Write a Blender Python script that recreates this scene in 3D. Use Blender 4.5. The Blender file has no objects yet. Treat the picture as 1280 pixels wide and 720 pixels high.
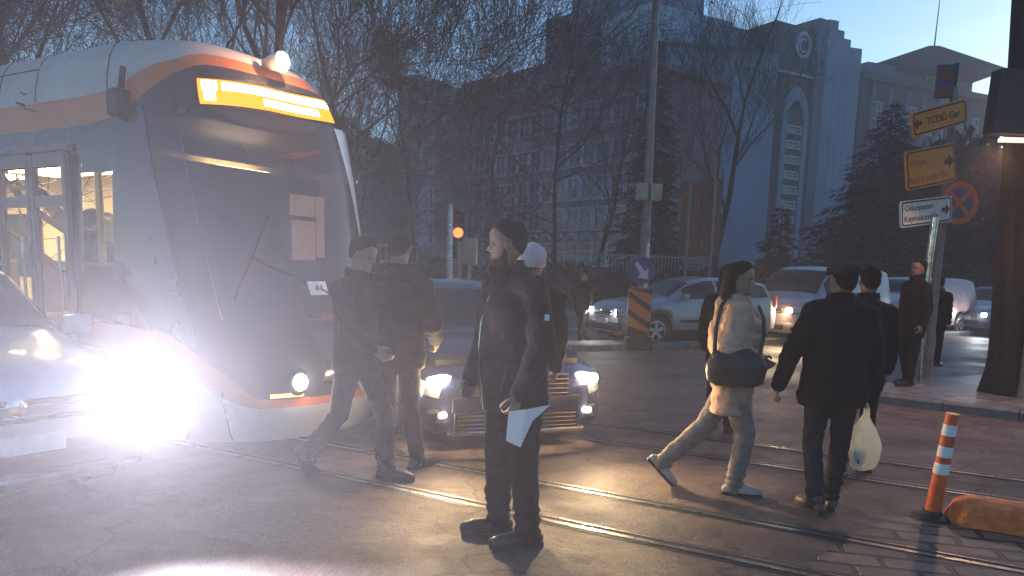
import bpy, bmesh, math, random
from mathutils import Vector, Matrix, noise
PI=math.pi; R=math.radians
sc=bpy.context.scene
col=sc.collection
random.seed(7)
# ------------------------------------------------------------------ camera geometry (a phone held level-ish, pitched down, cropped at the top)
F=960.; CH=1.6; TH=R(8.6); RO=R(1.6); CX,CY=640.,480.
def ray(px,py):
    u=(px-CX)/F; v=-(py-CY)/F; c,s=math.cos(RO),math.sin(RO)
    x=u*c-v*s; z=u*s+v*c
    return x, math.cos(TH)+z*math.sin(TH), -math.sin(TH)+z*math.cos(TH)
def G(px,py,z=0.):
    x,y,w=ray(px,py); t=(z-CH)/w
    return Vector((x*t,y*t,z))
def at(px,py,Y):
    x,y,w=ray(px,py); t=Y/y
    return Vector((x*t,Y,CH+w*t))
# ------------------------------------------------------------------ object helpers
def tag(o,label=None,cat=None,group=None,kind=None):
    if label: o['label']=label
    if cat: o['category']=cat
    if group: o['group']=group
    if kind: o['kind']=kind
    return o
def empty(name,loc=(0,0,0),rz=0.,label=None,cat=None,group=None):
    o=bpy.data.objects.new(name,None); col.objects.link(o); o.location=loc; o.rotation_euler=(0,0,rz)
    o.empty_display_size=.2
    return tag(o,label,cat,group)
def link(name,me,m=None,parent=None,smooth=False):
    o=bpy.data.objects.new(name,me); col.objects.link(o)
    if m is not None and not me.materials: me.materials.append(m)
    if parent is not None: o.parent=parent
    if smooth:
        me.polygons.foreach_set('use_smooth',[True]*len(me.polygons))
    return o
def copy_tree(o,parent=None):
    c=o.copy(); col.objects.link(c); c.parent=parent
    for ch in list(o.children): copy_tree(ch,c)
    return c
class MB:
    def __init__(s): s.v=[]; s.f=[]
    def add(s,vs,fs):
        n=len(s.v); s.v+= [tuple(v) for v in vs]; s.f+= [tuple(i+n for i in f) for f in fs]
    def box(s,c,sz,rz=0.,bev=0.,M=None):
        bm=bmesh.new(); bmesh.ops.create_cube(bm,size=1)
        for v in bm.verts: v.co=Vector((v.co.x*sz[0],v.co.y*sz[1],v.co.z*sz[2]))
        if bev>0: bmesh.ops.bevel(bm,geom=bm.edges[:],offset=bev,segments=2,affect='EDGES',profile=.6)
        T=Matrix.Translation(c)@Matrix.Rotation(rz,4,'Z')
        if M is not None: T=M@T
        bm.verts.index_update()
        s.add([T@v.co for v in bm.verts],[[v.index for v in f.verts] for f in bm.faces]); bm.free(); return s
    def tube(s,pts,rad,n=8,cap=True,flat=None):
        pts=[Vector(p) for p in pts]; k=len(pts)
        if not hasattr(rad,'__len__'): rad=[rad]*k
        vs=[];fs=[]; prev=None
        for i,p in enumerate(pts):
            d=(pts[min(i+1,k-1)]-pts[max(i-1,0)])
            if d.length<1e-9: d=Vector((0,0,1))
            d.normalize()
            if prev is None:
                a=Vector((0,0,1)) if abs(d.z)<.9 else Vector((1,0,0))
                x=d.cross(a).normalized()
            else:
                x=(prev-d*prev.dot(d)); x=x.normalized() if x.length>1e-6 else d.orthogonal().normalized()
            prev=x; y=d.cross(x)
            for j in range(n):
                a=2*PI*j/n; vs.append(p+x*math.cos(a)*rad[i]+y*math.sin(a)*rad[i]*(flat or 1))
        for i in range(k-1):
            for j in range(n):
                fs.append((i*n+j,i*n+(j+1)%n,(i+1)*n+(j+1)%n,(i+1)*n+j))
        if cap: fs.append(tuple(range(n))[::-1]); fs.append(tuple((k-1)*n+j for j in range(n)))
        s.add(vs,fs); return s
    def loft(s,secs,n=16,side=Vector((1,0,0)),fwd=Vector((0,1,0)),cap=True):
        # secs: (centre,a,b) rings spanned by side & fwd
        vs=[];fs=[];k=len(secs)
        for c,a,b in secs:
            c=Vector(c)
            for j in range(n):
                t=2*PI*j/n; vs.append(c+side*math.cos(t)*a+fwd*math.sin(t)*b)
        for i in range(k-1):
            for j in range(n): fs.append((i*n+j,i*n+(j+1)%n,(i+1)*n+(j+1)%n,(i+1)*n+j))
        if cap: fs.append(tuple(range(n))[::-1]); fs.append(tuple((k-1)*n+j for j in range(n)))
        s.add(vs,fs); return s
    def ball(s,c,r,n=12,m=8):
        if not hasattr(r,'__len__'): r=(r,r,r)
        vs=[];fs=[]
        for i in range(m+1):
            ph=PI*i/m
            for j in range(n):
                t=2*PI*j/n; vs.append((c[0]+r[0]*math.sin(ph)*math.cos(t),c[1]+r[1]*math.sin(ph)*math.sin(t),c[2]+r[2]*math.cos(ph)))
        for i in range(m):
            for j in range(n): fs.append((i*n+j,(i+1)*n+j,(i+1)*n+(j+1)%n,i*n+(j+1)%n))
        s.add(vs,fs); return s
    def caps(s,p0,r0,p1,r1,n=12):
        # tapered capsule
        p0=Vector(p0);p1=Vector(p1); d=(p1-p0); L=d.length
        if L<1e-6: return s.ball(p0,r0)
        d/=L; pts=[];rad=[]
        for a in (85,60,35,10): pts.append(p0-d*r0*math.sin(R(a))); rad.append(r0*math.cos(R(a)))
        for a in (10,35,60,85): pts.append(p1+d*r1*math.sin(R(a))); rad.append(r1*math.cos(R(a)))
        return s.tube(pts,rad,n)
    def chain(s,pts,rad,n=12):
        for i in range(len(pts)-1): s.caps(pts[i],rad[i],pts[i+1],rad[i+1],n)
        return s
    def quad(s,a,b,c,d): s.add([a,b,c,d],[(0,1,2,3)]); return s
    def prism(s,out,axis,th):
        # outline (list of 3D points) extruded by vector axis*th
        ax=Vector(axis)*th; n=len(out); vs=[Vector(p) for p in out]+[Vector(p)+ax for p in out]
        fs=[tuple(range(n))[::-1],tuple(range(n,2*n))]+[(i,(i+1)%n,n+(i+1)%n,n+i) for i in range(n)]
        s.add(vs,fs); return s
    def lathe(s,prof,n=32,axis='z',c=(0,0,0)):
        vs=[];fs=[];k=len(prof)
        for r,h in prof:
            for j in range(n):
                t=2*PI*j/n; x,y=r*math.cos(t),r*math.sin(t)
                if axis=='z': p=(x,y,h)
                elif axis=='y': p=(x,h,y)
                else: p=(h,x,y)
                vs.append((p[0]+c[0],p[1]+c[1],p[2]+c[2]))
        for i in range(k-1):
            for j in range(n): fs.append((i*n+j,i*n+(j+1)%n,(i+1)*n+(j+1)%n,(i+1)*n+j))
        s.add(vs,fs); return s
    def mesh(s,name='m',fixn=True):
        me=bpy.data.meshes.new(name); me.from_pydata(s.v,[],s.f); me.update()
        if fixn:
            bm=bmesh.new(); bm.from_mesh(me); bmesh.ops.recalc_face_normals(bm,faces=bm.faces); bm.to_mesh(me); bm.free()
        return me
    def build(s,name,m,parent=None,smooth=False,fixn=True):
        o=link(name,s.mesh(name,fixn),m,parent)
        if smooth:
            me=o.data; me.polygons.foreach_set('use_smooth',[True]*len(me.polygons))
            try: me.set_sharp_from_angle(angle=R(38))
            except Exception: pass
        return o
def remesh(mb,vox,smooth=2,disp=None,fz=None):
    me=mb.mesh('tmp',False); ob=bpy.data.objects.new('tmp',me); col.objects.link(ob)
    r=ob.modifiers.new('r','REMESH'); r.mode='VOXEL'; r.voxel_size=vox; r.use_smooth_shade=True
    if smooth:
        q=ob.modifiers.new('s','SMOOTH'); q.factor=.5; q.iterations=smooth
    dg=bpy.context.evaluated_depsgraph_get(); dg.update()
    ev=ob.evaluated_get(dg); nm=bpy.data.meshes.new_from_object(ev)
    bpy.data.objects.remove(ob); bpy.data.meshes.remove(me)
    if disp or fz:
        no=[v.normal.copy() for v in nm.vertices]
        for v,n_ in zip(nm.vertices,no):
            if disp: v.co+=n_*disp(v.co)
            if fz is not None and v.co.z<fz: v.co.z=fz
    nm.polygons.foreach_set('use_smooth',[True]*len(nm.polygons)); nm.update()
    return nm
def joinm(meshes,name='body'):
    bm=bmesh.new()
    for m_ in meshes: bm.from_mesh(m_)
    me=bpy.data.meshes.new(name); bm.to_mesh(me); bm.free()
    me.polygons.foreach_set('use_smooth',[True]*len(me.polygons)); return me
# ------------------------------------------------------------------ materials
def mat(name,c,rough=.6,metal=0.,var=.15,scale=6.,bump=0.,bscale=40.,coat=0.,spec=.5,trans=0.,emit=None,es=0.,alpha=None,sheen=0.,det=6,sss=0.,c2=None,rvar=0.):
    m=bpy.data.materials.new(name); m.use_nodes=True; nt=m.node_tree; N=nt.nodes; L=nt.links
    b=N['Principled BSDF']
    tc=N.new('ShaderNodeTexCoord'); no=N.new('ShaderNodeTexNoise'); no.inputs['Scale'].default_value=scale; no.inputs['Detail'].default_value=det; no.inputs['Roughness'].default_value=.6
    L.new(tc.outputs['Object'],no.inputs['Vector'])
    cr=N.new('ShaderNodeValToRGB'); L.new(no.outputs['Fac'],cr.inputs['Fac'])
    lo=[max(0,x*(1-var)) for x in c]; hi=[min(1,x*(1+var)) for x in (c2 or c)]
    cr.color_ramp.elements[0].position=.32; cr.color_ramp.elements[1].position=.68
    cr.color_ramp.elements[0].color=(*lo,1); cr.color_ramp.elements[1].color=(*hi,1)
    L.new(cr.outputs['Color'],b.inputs['Base Color'])
    b.inputs['Roughness'].default_value=rough; b.inputs['Metallic'].default_value=metal
    b.inputs['Specular IOR Level'].default_value=spec
    if rvar:
        mr=N.new('ShaderNodeMapRange'); mr.inputs['To Min'].default_value=max(.02,rough-rvar); mr.inputs['To Max'].default_value=min(1,rough+rvar)
        mr.inputs['From Min'].default_value=.35; mr.inputs['From Max'].default_value=.65
        n3=N.new('ShaderNodeTexNoise'); n3.inputs['Scale'].default_value=scale*1.7; n3.inputs['Detail'].default_value=5; L.new(tc.outputs['Object'],n3.inputs['Vector'])
        L.new(n3.outputs['Fac'],mr.inputs['Value']); L.new(mr.outputs['Result'],b.inputs['Roughness'])
    if coat: b.inputs['Coat Weight'].default_value=coat; b.inputs['Coat Roughness'].default_value=.08
    if trans: b.inputs['Transmission Weight'].default_value=trans
    if sheen: b.inputs['Sheen Weight'].default_value=sheen
    if sss: b.inputs['Subsurface Weight'].default_value=sss; b.inputs['Subsurface Radius'].default_value=(.02,.008,.004)
    if alpha is not None: b.inputs['Alpha'].default_value=alpha
    if emit: b.inputs['Emission Color'].default_value=(*emit,1); b.inputs['Emission Strength'].default_value=es
    if bump:
        n2=N.new('ShaderNodeTexNoise'); n2.inputs['Scale'].default_value=bscale; n2.inputs['Detail'].default_value=4; L.new(tc.outputs['Object'],n2.inputs['Vector'])
        bp=N.new('ShaderNodeBump'); bp.inputs['Strength'].default_value=bump; bp.inputs['Distance'].default_value=.02
        L.new(n2.outputs['Fac'],bp.inputs['Height']); L.new(bp.outputs['Normal'],b.inputs['Normal'])
    return m
def glassmat(name,tint,fac=.5,rough=.05):
    # dark tinted pane: partly see-through, glossy
    m=bpy.data.materials.new(name); m.use_nodes=True; nt=m.node_tree; N=nt.nodes; L=nt.links
    b=N['Principled BSDF']; b.inputs['Base Color'].default_value=(*[x*.3 for x in tint],1); b.inputs['Roughness'].default_value=rough
    tr=N.new('ShaderNodeBsdfTransparent'); tr.inputs['Color'].default_value=(*tint,1)
    mx=N.new('ShaderNodeMixShader'); mx.inputs[0].default_value=fac
    no=N.new('ShaderNodeTexNoise'); no.inputs['Scale'].default_value=2.5; tc=N.new('ShaderNodeTexCoord'); L.new(tc.outputs['Object'],no.inputs['Vector'])
    mr=N.new('ShaderNodeMapRange'); mr.inputs['To Min'].default_value=rough*.6; mr.inputs['To Max'].default_value=rough*2.2+.02; L.new(no.outputs['Fac'],mr.inputs['Value']); L.new(mr.outputs['Result'],b.inputs['Roughness'])
    L.new(b.outputs[0],mx.inputs[1]); L.new(tr.outputs[0],mx.inputs[2]); L.new(mx.outputs[0],N['Material Output'].inputs['Surface'])
    return m
def emitmat(name,c,s):
    m=bpy.data.materials.new(name); m.use_nodes=True; nt=m.node_tree; N=nt.nodes
    N.remove(N['Principled BSDF']); e=N.new('ShaderNodeEmission'); e.inputs['Color'].default_value=(*c,1); e.inputs['Strength'].default_value=s
    nt.links.new(e.outputs[0],N['Material Output'].inputs['Surface']); return m
M={}
M['black']=mat('black rubber',(.012,.012,.013),.7)
M['plastic']=mat('dark plastic',(.02,.02,.022),.5,bump=.1)
M['under']=mat('underbody',(.01,.01,.01),.9)
M['chrome']=mat('chrome',(.7,.7,.72),.15,1.)
M['alloy']=mat('alloy',(.5,.5,.52),.3,.9)
M['steel']=mat('worn steel',(.20,.18,.17),.42,.9,var=.4,scale=20,rvar=.15)
M['galv']=mat('galvanised steel',(.42,.42,.44),.4,.8,var=.3,scale=9,rvar=.15)
M['plate']=mat('plate',(.75,.75,.75),.5)
M['ink']=mat('ink',(.015,.015,.02),.6)
M['lens']=emitmat('lit white lens',(1.,.93,.8),25)
M['lenswarm']=emitmat('lit warm lens',(1.,.75,.42),60)
M['lensblue']=emitmat('lit cold lens',(.85,.92,1.),60)
M['lensdim']=emitmat('lit running lamp',(1.,.85,.6),12)
M['carglass']=glassmat('tinted car glass',(.16,.19,.22),.5)
M['skin']=mat('skin',(.30,.165,.11),.6,var=.2,scale=12,sss=.15,bump=.05,bscale=120)
M['hair']=mat('dark hair',(.014,.009,.007),.85,spec=.15,var=.5,scale=60,bump=.8,bscale=150)
M['beard']=mat('beard',(.075,.045,.033),.8,var=.4,scale=90,bump=.9,bscale=220)
M['eye']=mat('eye',(.12,.09,.08),.6)
def cloth(n,c,b=.35,rough=.85,bs=60,**k): return mat(n,c,rough,var=.25,scale=9,bump=b,bscale=bs,spec=.15,**k)
# ------------------------------------------------------------------ interpolation
def pch(xs,ys):
    n=len(xs); h=[xs[i+1]-xs[i] for i in range(n-1)]; d=[(ys[i+1]-ys[i])/h[i] for i in range(n-1)]
    m=[0.]*n; m[0]=d[0]; m[-1]=d[-1]
    for i in range(1,n-1):
        m[i]=0. if d[i-1]*d[i]<=0 else 2*d[i-1]*d[i]/(d[i-1]+d[i])
    def f(x):
        if x<=xs[0]: return ys[0]
        if x>=xs[-1]: return ys[-1]
        i=0
        while x>xs[i+1]: i+=1
        t=(x-xs[i])/h[i]
        return (2*t**3-3*t*t+1)*ys[i]+(t**3-2*t*t+t)*h[i]*m[i]+(-2*t**3+3*t*t)*ys[i+1]+(t**3-t*t)*h[i]*m[i+1]
    return f
def text(s,size,name='lettering',m=None,parent=None,M4=None,ext=.002,align='CENTER',bold=0.):
    cu=bpy.data.curves.new(name,'FONT'); cu.body=s; cu.size=size; cu.extrude=ext; cu.align_x=align; cu.align_y='CENTER'; cu.offset=bold; cu.resolution_u=3
    ob=bpy.data.objects.new('tmp',cu); col.objects.link(ob)
    dg=bpy.context.evaluated_depsgraph_get(); dg.update()
    me=bpy.data.meshes.new_from_object(ob.evaluated_get(dg)); bpy.data.objects.remove(ob)
    me.materials.clear()
    if M4 is not None: me.transform(M4)
    return link(name,me,m,parent)
def beam(loc,d,power,deg,colr,rad=.04,blend=.6,name='headlight_lamp'):
    l=bpy.data.lights.new(name,'SPOT'); l.energy=power*LP; l.spot_size=R(deg); l.spot_blend=blend; l.color=colr; l.shadow_soft_size=rad
    o=bpy.data.objects.new(name,l); col.objects.link(o); o.location=loc
    o.rotation_euler=Vector(d).to_track_quat('-Z','Y').to_euler(); return o
def point(loc,power,colr,rad=.05,name='lamp_light'):
    l=bpy.data.lights.new(name,'POINT'); l.energy=power*LP; l.color=colr; l.shadow_soft_size=rad
    o=bpy.data.objects.new(name,l); col.objects.link(o); o.location=loc; return o
#@@PARTS@@
# ------------------------------------------------------------------ light levels
HAZE=.0028; HG=.62; SUNEL=6; SUNROT=40; SKYS=.12; SUNE=.05; TINT=(.72,.92,1.08); EXPO=1.38; NEARP=5200; LP=.45; LAMPB=200; TOPL=22; DISPL=0
# ================================================================== SETTING
def asphalt():
    m=bpy.data.materials.new('asphalt'); m.use_nodes=True; nt=m.node_tree; N=nt.nodes; L=nt.links; b=N['Principled BSDF']
    tc=N.new('ShaderNodeTexCoord')
    def noi(s,d=6,r=.6,vec=None,dist=0):
        n=N.new('ShaderNodeTexNoise'); n.inputs['Scale'].default_value=s; n.inputs['Detail'].default_value=d; n.inputs['Roughness'].default_value=r; n.inputs['Distortion'].default_value=dist
        L.new(vec or tc.outputs['Object'],n.inputs['Vector']); return n.outputs['Fac']
    def ramp(f,a,b_,c0,c1):
        r=N.new('ShaderNodeValToRGB'); r.color_ramp.elements[0].position=a; r.color_ramp.elements[1].position=b_
        r.color_ramp.elements[0].color=(*c0,1); r.color_ramp.elements[1].color=(*c1,1); L.new(f,r.inputs['Fac']); return r.outputs['Color']
    def mul(a,c):
        x=N.new('ShaderNodeMix'); x.data_type='RGBA'; x.blend_type='MULTIPLY'; x.inputs[0].default_value=1; L.new(a,x.inputs[6]); L.new(c,x.inputs[7]); return x.outputs[2]
    big=ramp(noi(.35,5,.65,dist=1.),.35,.65,(.085,.060,.055),(.150,.108,.094))
    mid=ramp(noi(3.1,10,.8),.3,.7,(.5,.5,.5),(1.35,1.32,1.3))
    fine=ramp(noi(85,3,.75),.32,.72,(.4,.4,.4),(1.9,1.85,1.8))
    mp=N.new('ShaderNodeMapping'); mp.inputs['Rotation'].default_value=(0,0,R(30)); mp.inputs['Scale'].default_value=(.12,2.2,1); L.new(tc.outputs['Object'],mp.inputs['Vector'])
    streak=ramp(noi(1.3,4,.6,mp.outputs[0]),.35,.7,(.8,.8,.8),(1.22,1.2,1.17))
    vo=N.new('ShaderNodeTexVoronoi'); vo.feature='DISTANCE_TO_EDGE'; vo.inputs['Scale'].default_value=.42
    nd=N.new('ShaderNodeTexNoise'); nd.inputs['Scale'].default_value=2.; nd.inputs['Detail'].default_value=5; L.new(tc.outputs['Object'],nd.inputs['Vector'])
    va=N.new('ShaderNodeVectorMath'); va.operation='MULTIPLY_ADD'; va.inputs[1].default_value=(.9,.9,.9); L.new(nd.outputs['Color'],va.inputs[0]); L.new(tc.outputs['Object'],va.inputs[2]); L.new(va.outputs[0],vo.inputs['Vector'])
    crack=ramp(vo.outputs['Distance'],.0,.012,(.45,.45,.45),(1,1,1))
    L.new(mul(mul(mul(mul(big,mid),fine),streak),crack),b.inputs['Base Color'])
    mr=N.new('ShaderNodeMapRange'); mr.inputs['From Min'].default_value=.35; mr.inputs['From Max'].default_value=.65; mr.inputs['To Min'].default_value=.50; mr.inputs['To Max'].default_value=.78
    L.new(noi(.8,6,.6,dist=.5),mr.inputs['Value']); L.new(mr.outputs[0],b.inputs['Roughness'])
    bp=N.new('ShaderNodeBump'); bp.inputs['Strength'].default_value=.55; bp.inputs['Distance'].default_value=.012; L.new(noi(75,4,.75),bp.inputs['Height'])
    bp2=N.new('ShaderNodeBump'); bp2.inputs['Strength'].default_value=.35; bp2.inputs['Distance'].default_value=.05; L.new(noi(5,4,.6),bp2.inputs['Height']); L.new(bp.outputs[0],bp2.inputs['Normal'])
    L.new(bp2.outputs[0],b.inputs['Normal']); b.inputs['Specular IOR Level'].default_value=.3; return m
M['asphalt']=asphalt()
M['kerb']=mat('kerb stone',(.17,.155,.14),.75,var=.35,scale=5,bump=.5,bscale=60)
def paving(name,c,sx,sy,rz,mort=.02,rough=.6):
    m=bpy.data.materials.new(name); m.use_nodes=True; nt=m.node_tree; N=nt.nodes; L=nt.links; b=N['Principled BSDF']
    tc=N.new('ShaderNodeTexCoord'); mp=N.new('ShaderNodeMapping'); mp.inputs['Rotation'].default_value=(0,0,rz); L.new(tc.outputs['Object'],mp.inputs['Vector'])
    br=N.new('ShaderNodeTexBrick'); br.inputs['Scale'].default_value=1.; br.inputs['Brick Width'].default_value=sx; br.inputs['Row Height'].default_value=sy; br.inputs['Mortar Size'].default_value=mort; br.inputs['Mortar Smooth'].default_value=.3
    nd=N.new('ShaderNodeTexNoise'); nd.inputs['Scale'].default_value=3.; L.new(mp.outputs[0],nd.inputs['Vector'])
    va=N.new('ShaderNodeVectorMath'); va.operation='MULTIPLY_ADD'; va.inputs[1].default_value=(.05,.05,0); L.new(nd.outputs['Color'],va.inputs[0]); L.new(mp.outputs[0],va.inputs[2]); L.new(va.outputs[0],br.inputs['Vector'])
    br.inputs['Color1'].default_value=(*[x*.8 for x in c],1); br.inputs['Color2'].default_value=(*[x*1.25 for x in c],1); br.inputs['Mortar'].default_value=(.018,.015,.013,1)
    no=N.new('ShaderNodeTexNoise'); no.inputs['Scale'].default_value=7; no.inputs['Detail'].default_value=8; no.inputs['Roughness'].default_value=.7; L.new(tc.outputs['Object'],no.inputs['Vector'])
    cr=N.new('ShaderNodeValToRGB'); cr.color_ramp.elements[0].position=.3; cr.color_ramp.elements[1].position=.7; cr.color_ramp.elements[0].color=(.55,.55,.55,1); cr.color_ramp.elements[1].color=(1.3,1.3,1.3,1); L.new(no.outputs['Fac'],cr.inputs['Fac'])
    x=N.new('ShaderNodeMix'); x.data_type='RGBA'; x.blend_type='MULTIPLY'; x.inputs[0].default_value=1; L.new(br.outputs['Color'],x.inputs[6]); L.new(cr.outputs['Color'],x.inputs[7]); L.new(x.outputs[2],b.inputs['Base Color'])
    b.inputs['Roughness'].default_value=rough
    iv=N.new('ShaderNodeMath'); iv.operation='SUBTRACT'; iv.inputs[0].default_value=1; L.new(br.outputs['Fac'],iv.inputs[1])
    ad=N.new('ShaderNodeMath'); ad.operation='MULTIPLY_ADD'; ad.inputs[1].default_value=.35; L.new(no.outputs['Fac'],ad.inputs[0]); L.new(iv.outputs[0],ad.inputs[2])
    bp=N.new('ShaderNodeBump'); bp.inputs['Strength'].default_value=.9; bp.inputs['Distance'].default_value=.012; L.new(ad.outputs[0],bp.inputs['Height']); L.new(bp.outputs[0],b.inputs['Normal'])
    return m
rd=Vector((.868,-.497,0)); rn=Vector((.497,.868,0))       # along / across the tram tracks
def tn(t,n,z=0.): return rd*t+rn*n+Vector((0,0,z))
b=MB(); b.quad((-260,-60,0),(260,-60,0),(260,400,0),(-260,400,0)); g=b.build('ground',M['asphalt']); g['kind']='structure'
# tracks
M['groove']=mat('rail groove',(.012,.011,.01),.9)
M['seal']=mat('rail sealant',(.03,.027,.026),.6,bump=.3)
for k,ns in enumerate(((4.27,5.0),(6.62,7.37))):
    tr=None
    s=MB();gr=MB();se=MB()
    for n in ns:
        for lst,a,b_,z in ((se,-.085,.085,.004),(gr,-.012,.035,.008),(s,-.055,-.012,.009),(s,.035,.05,.009)):
            segs=40; L0,L1=-22,32
            for i in range(segs):
                t0=L0+(L1-L0)*i/segs; t1=L0+(L1-L0)*(i+1)/segs
                def w(t): return n+.0
                lst.quad(tn(t0,w(t0)+a,z),tn(t1,w(t1)+a,z),tn(t1,w(t1)+b_,z),tn(t0,w(t0)+b_,z))
    tr=s.build('tram_track',M['steel']); tr['kind']='structure'
    o=gr.build('rail_groove',M['groove'],tr); o=se.build('rail_bed',M['seal'],tr)
# block paving at the right of the nearest track
M['pav']=paving('block paving',(.15,.10,.082),.36,.18,R(14),.022)
def sheet(name,pts,z,m):
    b=MB(); b.add([(p[0],p[1],z) for p in pts],[tuple(range(len(pts)))]); o=b.build(name,m); o['kind']='structure'; return o
P1=[G(985,722),G(1065,668),G(1130,645),G(1300,668)]
P1=[P1[0],G(940,760),Vector((1.2,2.2,0)),Vector((7,1.6,0)),Vector((6.2,4.4,0)),P1[3],P1[2],P1[1]]
sheet('block_paving',[(p.x,p.y) for p in P1],.0035,M['pav'])
# raised pavement on the right
M['slab']=paving('pavement slabs',(.17,.15,.15),.4,.4,R(-30),.01,.5)
def raised(name,pts,h,mtop,kw=.14,label=None):
    # pts: ccw polygon; top sheet inside a ring of kerb stones
    c=sum((Vector((p[0],p[1],0)) for p in pts),Vector())/len(pts)
    n=len(pts); V=[Vector((p[0],p[1],0)) for p in pts]
    ins=[]
    for i in range(n):
        a,b_,c_=V[i-1],V[i],V[(i+1)%n]
        d1=(b_-a).normalized(); d2=(c_-b_).normalized(); n1=Vector((-d1.y,d1.x,0)); n2=Vector((-d2.y,d2.x,0)); m_=(n1+n2).normalized()
        ins.append(b_+m_*kw/max(.5,m_.dot(n1)))
    t=MB(); t.add([(p.x,p.y,h+.003) for p in ins],[tuple(range(n))]); o=t.build(name,mtop); o['kind']='structure'
    k=MB()
    for i in range(n):
        A,B=V[i],V[(i+1)%n]; Ai,Bi=ins[i],ins[(i+1)%n]; L=(B-A).length; q=max(1,round(L/.8))
        for j in range(q):
            e=.006/L*.8
            f0=j/q+e; f1=(j+1)/q-e
            a=A.lerp(B,f0); b_=A.lerp(B,f1); ai=Ai.lerp(Bi,f0); bi=Ai.lerp(Bi,f1); r=.025
            z=h+random.uniform(-.004,.004)
            up=lambda p:Vector((p.x,p.y,z)); dn=lambda p:Vector((p.x,p.y,-.05)); mid=lambda p:Vector((p.x,p.y,z-r))
            o1=a.lerp(ai,r/kw); o2=b_.lerp(bi,r/kw)
            k.add([dn(a),dn(b_),mid(a),mid(b_),up(o1),up(o2),up(ai),up(bi),dn(ai),dn(bi)],[(0,1,3,2),(2,3,5,4),(4,5,7,6),(6,7,9,8),(0,2,4,6,8),(1,9,7,5,3)])
    kk=k.build('kerb',M['kerb'],o); return o
i1=G(1092,503);i2=G(1300,530)
d=(i2-i1).normalized()
pts=[i1,i1+d*9]; e1=G(1112,478,.1); e2=G(1250,465,.1); d2=(e2-e1).normalized()
pts=[i1+Vector((-.35,.5,0)),i1,i1+d*12, e1+d2*16, e1, e1+Vector((-.6,-.3,0))]
raised('pavement',[(p.x,p.y) for p in pts],.12,M['slab'])
# median with kerb, and the far pavement beyond the second carriageway
m1=Vector((1.1,15.0,0)); md=Vector((.845,.535,0)).normalized(); mn=Vector((-md.y,md.x,0))
M['medtop']=mat('median paving',(.12,.105,.095),.7,var=.3,bump=.3)
pts=[m1+mn*.1,m1+md*.35-mn*.12,m1+md*26-mn*.12,m1+md*26+mn*.75,m1+md*.35+mn*.75,m1+mn*.5]
raised('median_strip',[(p.x,p.y) for p in pts],.13,M['medtop'])
fk=m1+mn*8.2-md*14
pts=[fk,fk+md*60,fk+md*60+mn*5,fk+mn*5]
raised('far_pavement',[(p.x,p.y) for p in pts],.13,M['slab'])
M['paint']=mat('worn road paint',(.55,.53,.5),.6,var=.4,scale=30)
b=MB()
for k in range(9):
    a=m1+mn*4.6+md*(k*4-6); c=a+md*2
    b.quad(*(Vector((p.x,p.y,.004)) for p in (a,c,c+mn*.13,a+mn*.13)))
a=m1+mn*1.05-md*0; c=a+md*26; b.quad(*(Vector((p.x,p.y,.004)) for p in (a,c,c+mn*.16,a+mn*.16)))
o=b.build('lane_marking',M['paint']); o['kind']='structure'
# tar patches and an old repair in the carriageway
M['tar']=mat('tar patch',(.035,.030,.029),.55,var=.35,scale=12,bump=.5,bscale=60)
M['repair']=mat('repaired asphalt',(.115,.095,.088),.8,var=.3,scale=25,bump=.6,bscale=90)
def patchsheet(name,c,w,l,ang,z,m,seed):
    rg=random.Random(seed); o_=[]
    for (x,y) in [(w*(-1+2*i/7),-l) for i in range(7)]+[(w,l*(-1+2*i/7)) for i in range(7)]+[(w*(1-2*i/7),l) for i in range(7)]+[(-w,l*(1-2*i/7)) for i in range(7)]:
        x+=rg.gauss(0,.02); y+=rg.gauss(0,.02); o_.append((c.x+x*math.cos(ang)-y*math.sin(ang),c.y+x*math.sin(ang)+y*math.cos(ang)))
    sheet(name,o_,z,m)
patchsheet('asphalt_repair',G(330,655),.55,.30,R(-24),.0020,M['repair'],1)
patchsheet('asphalt_repair',G(1010,485),1.6,.35,R(-20),.0022,M['repair'],2)
patchsheet('tar_patch',G(830,470),1.1,.16,R(-8),.0024,M['tar'],3)
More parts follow.
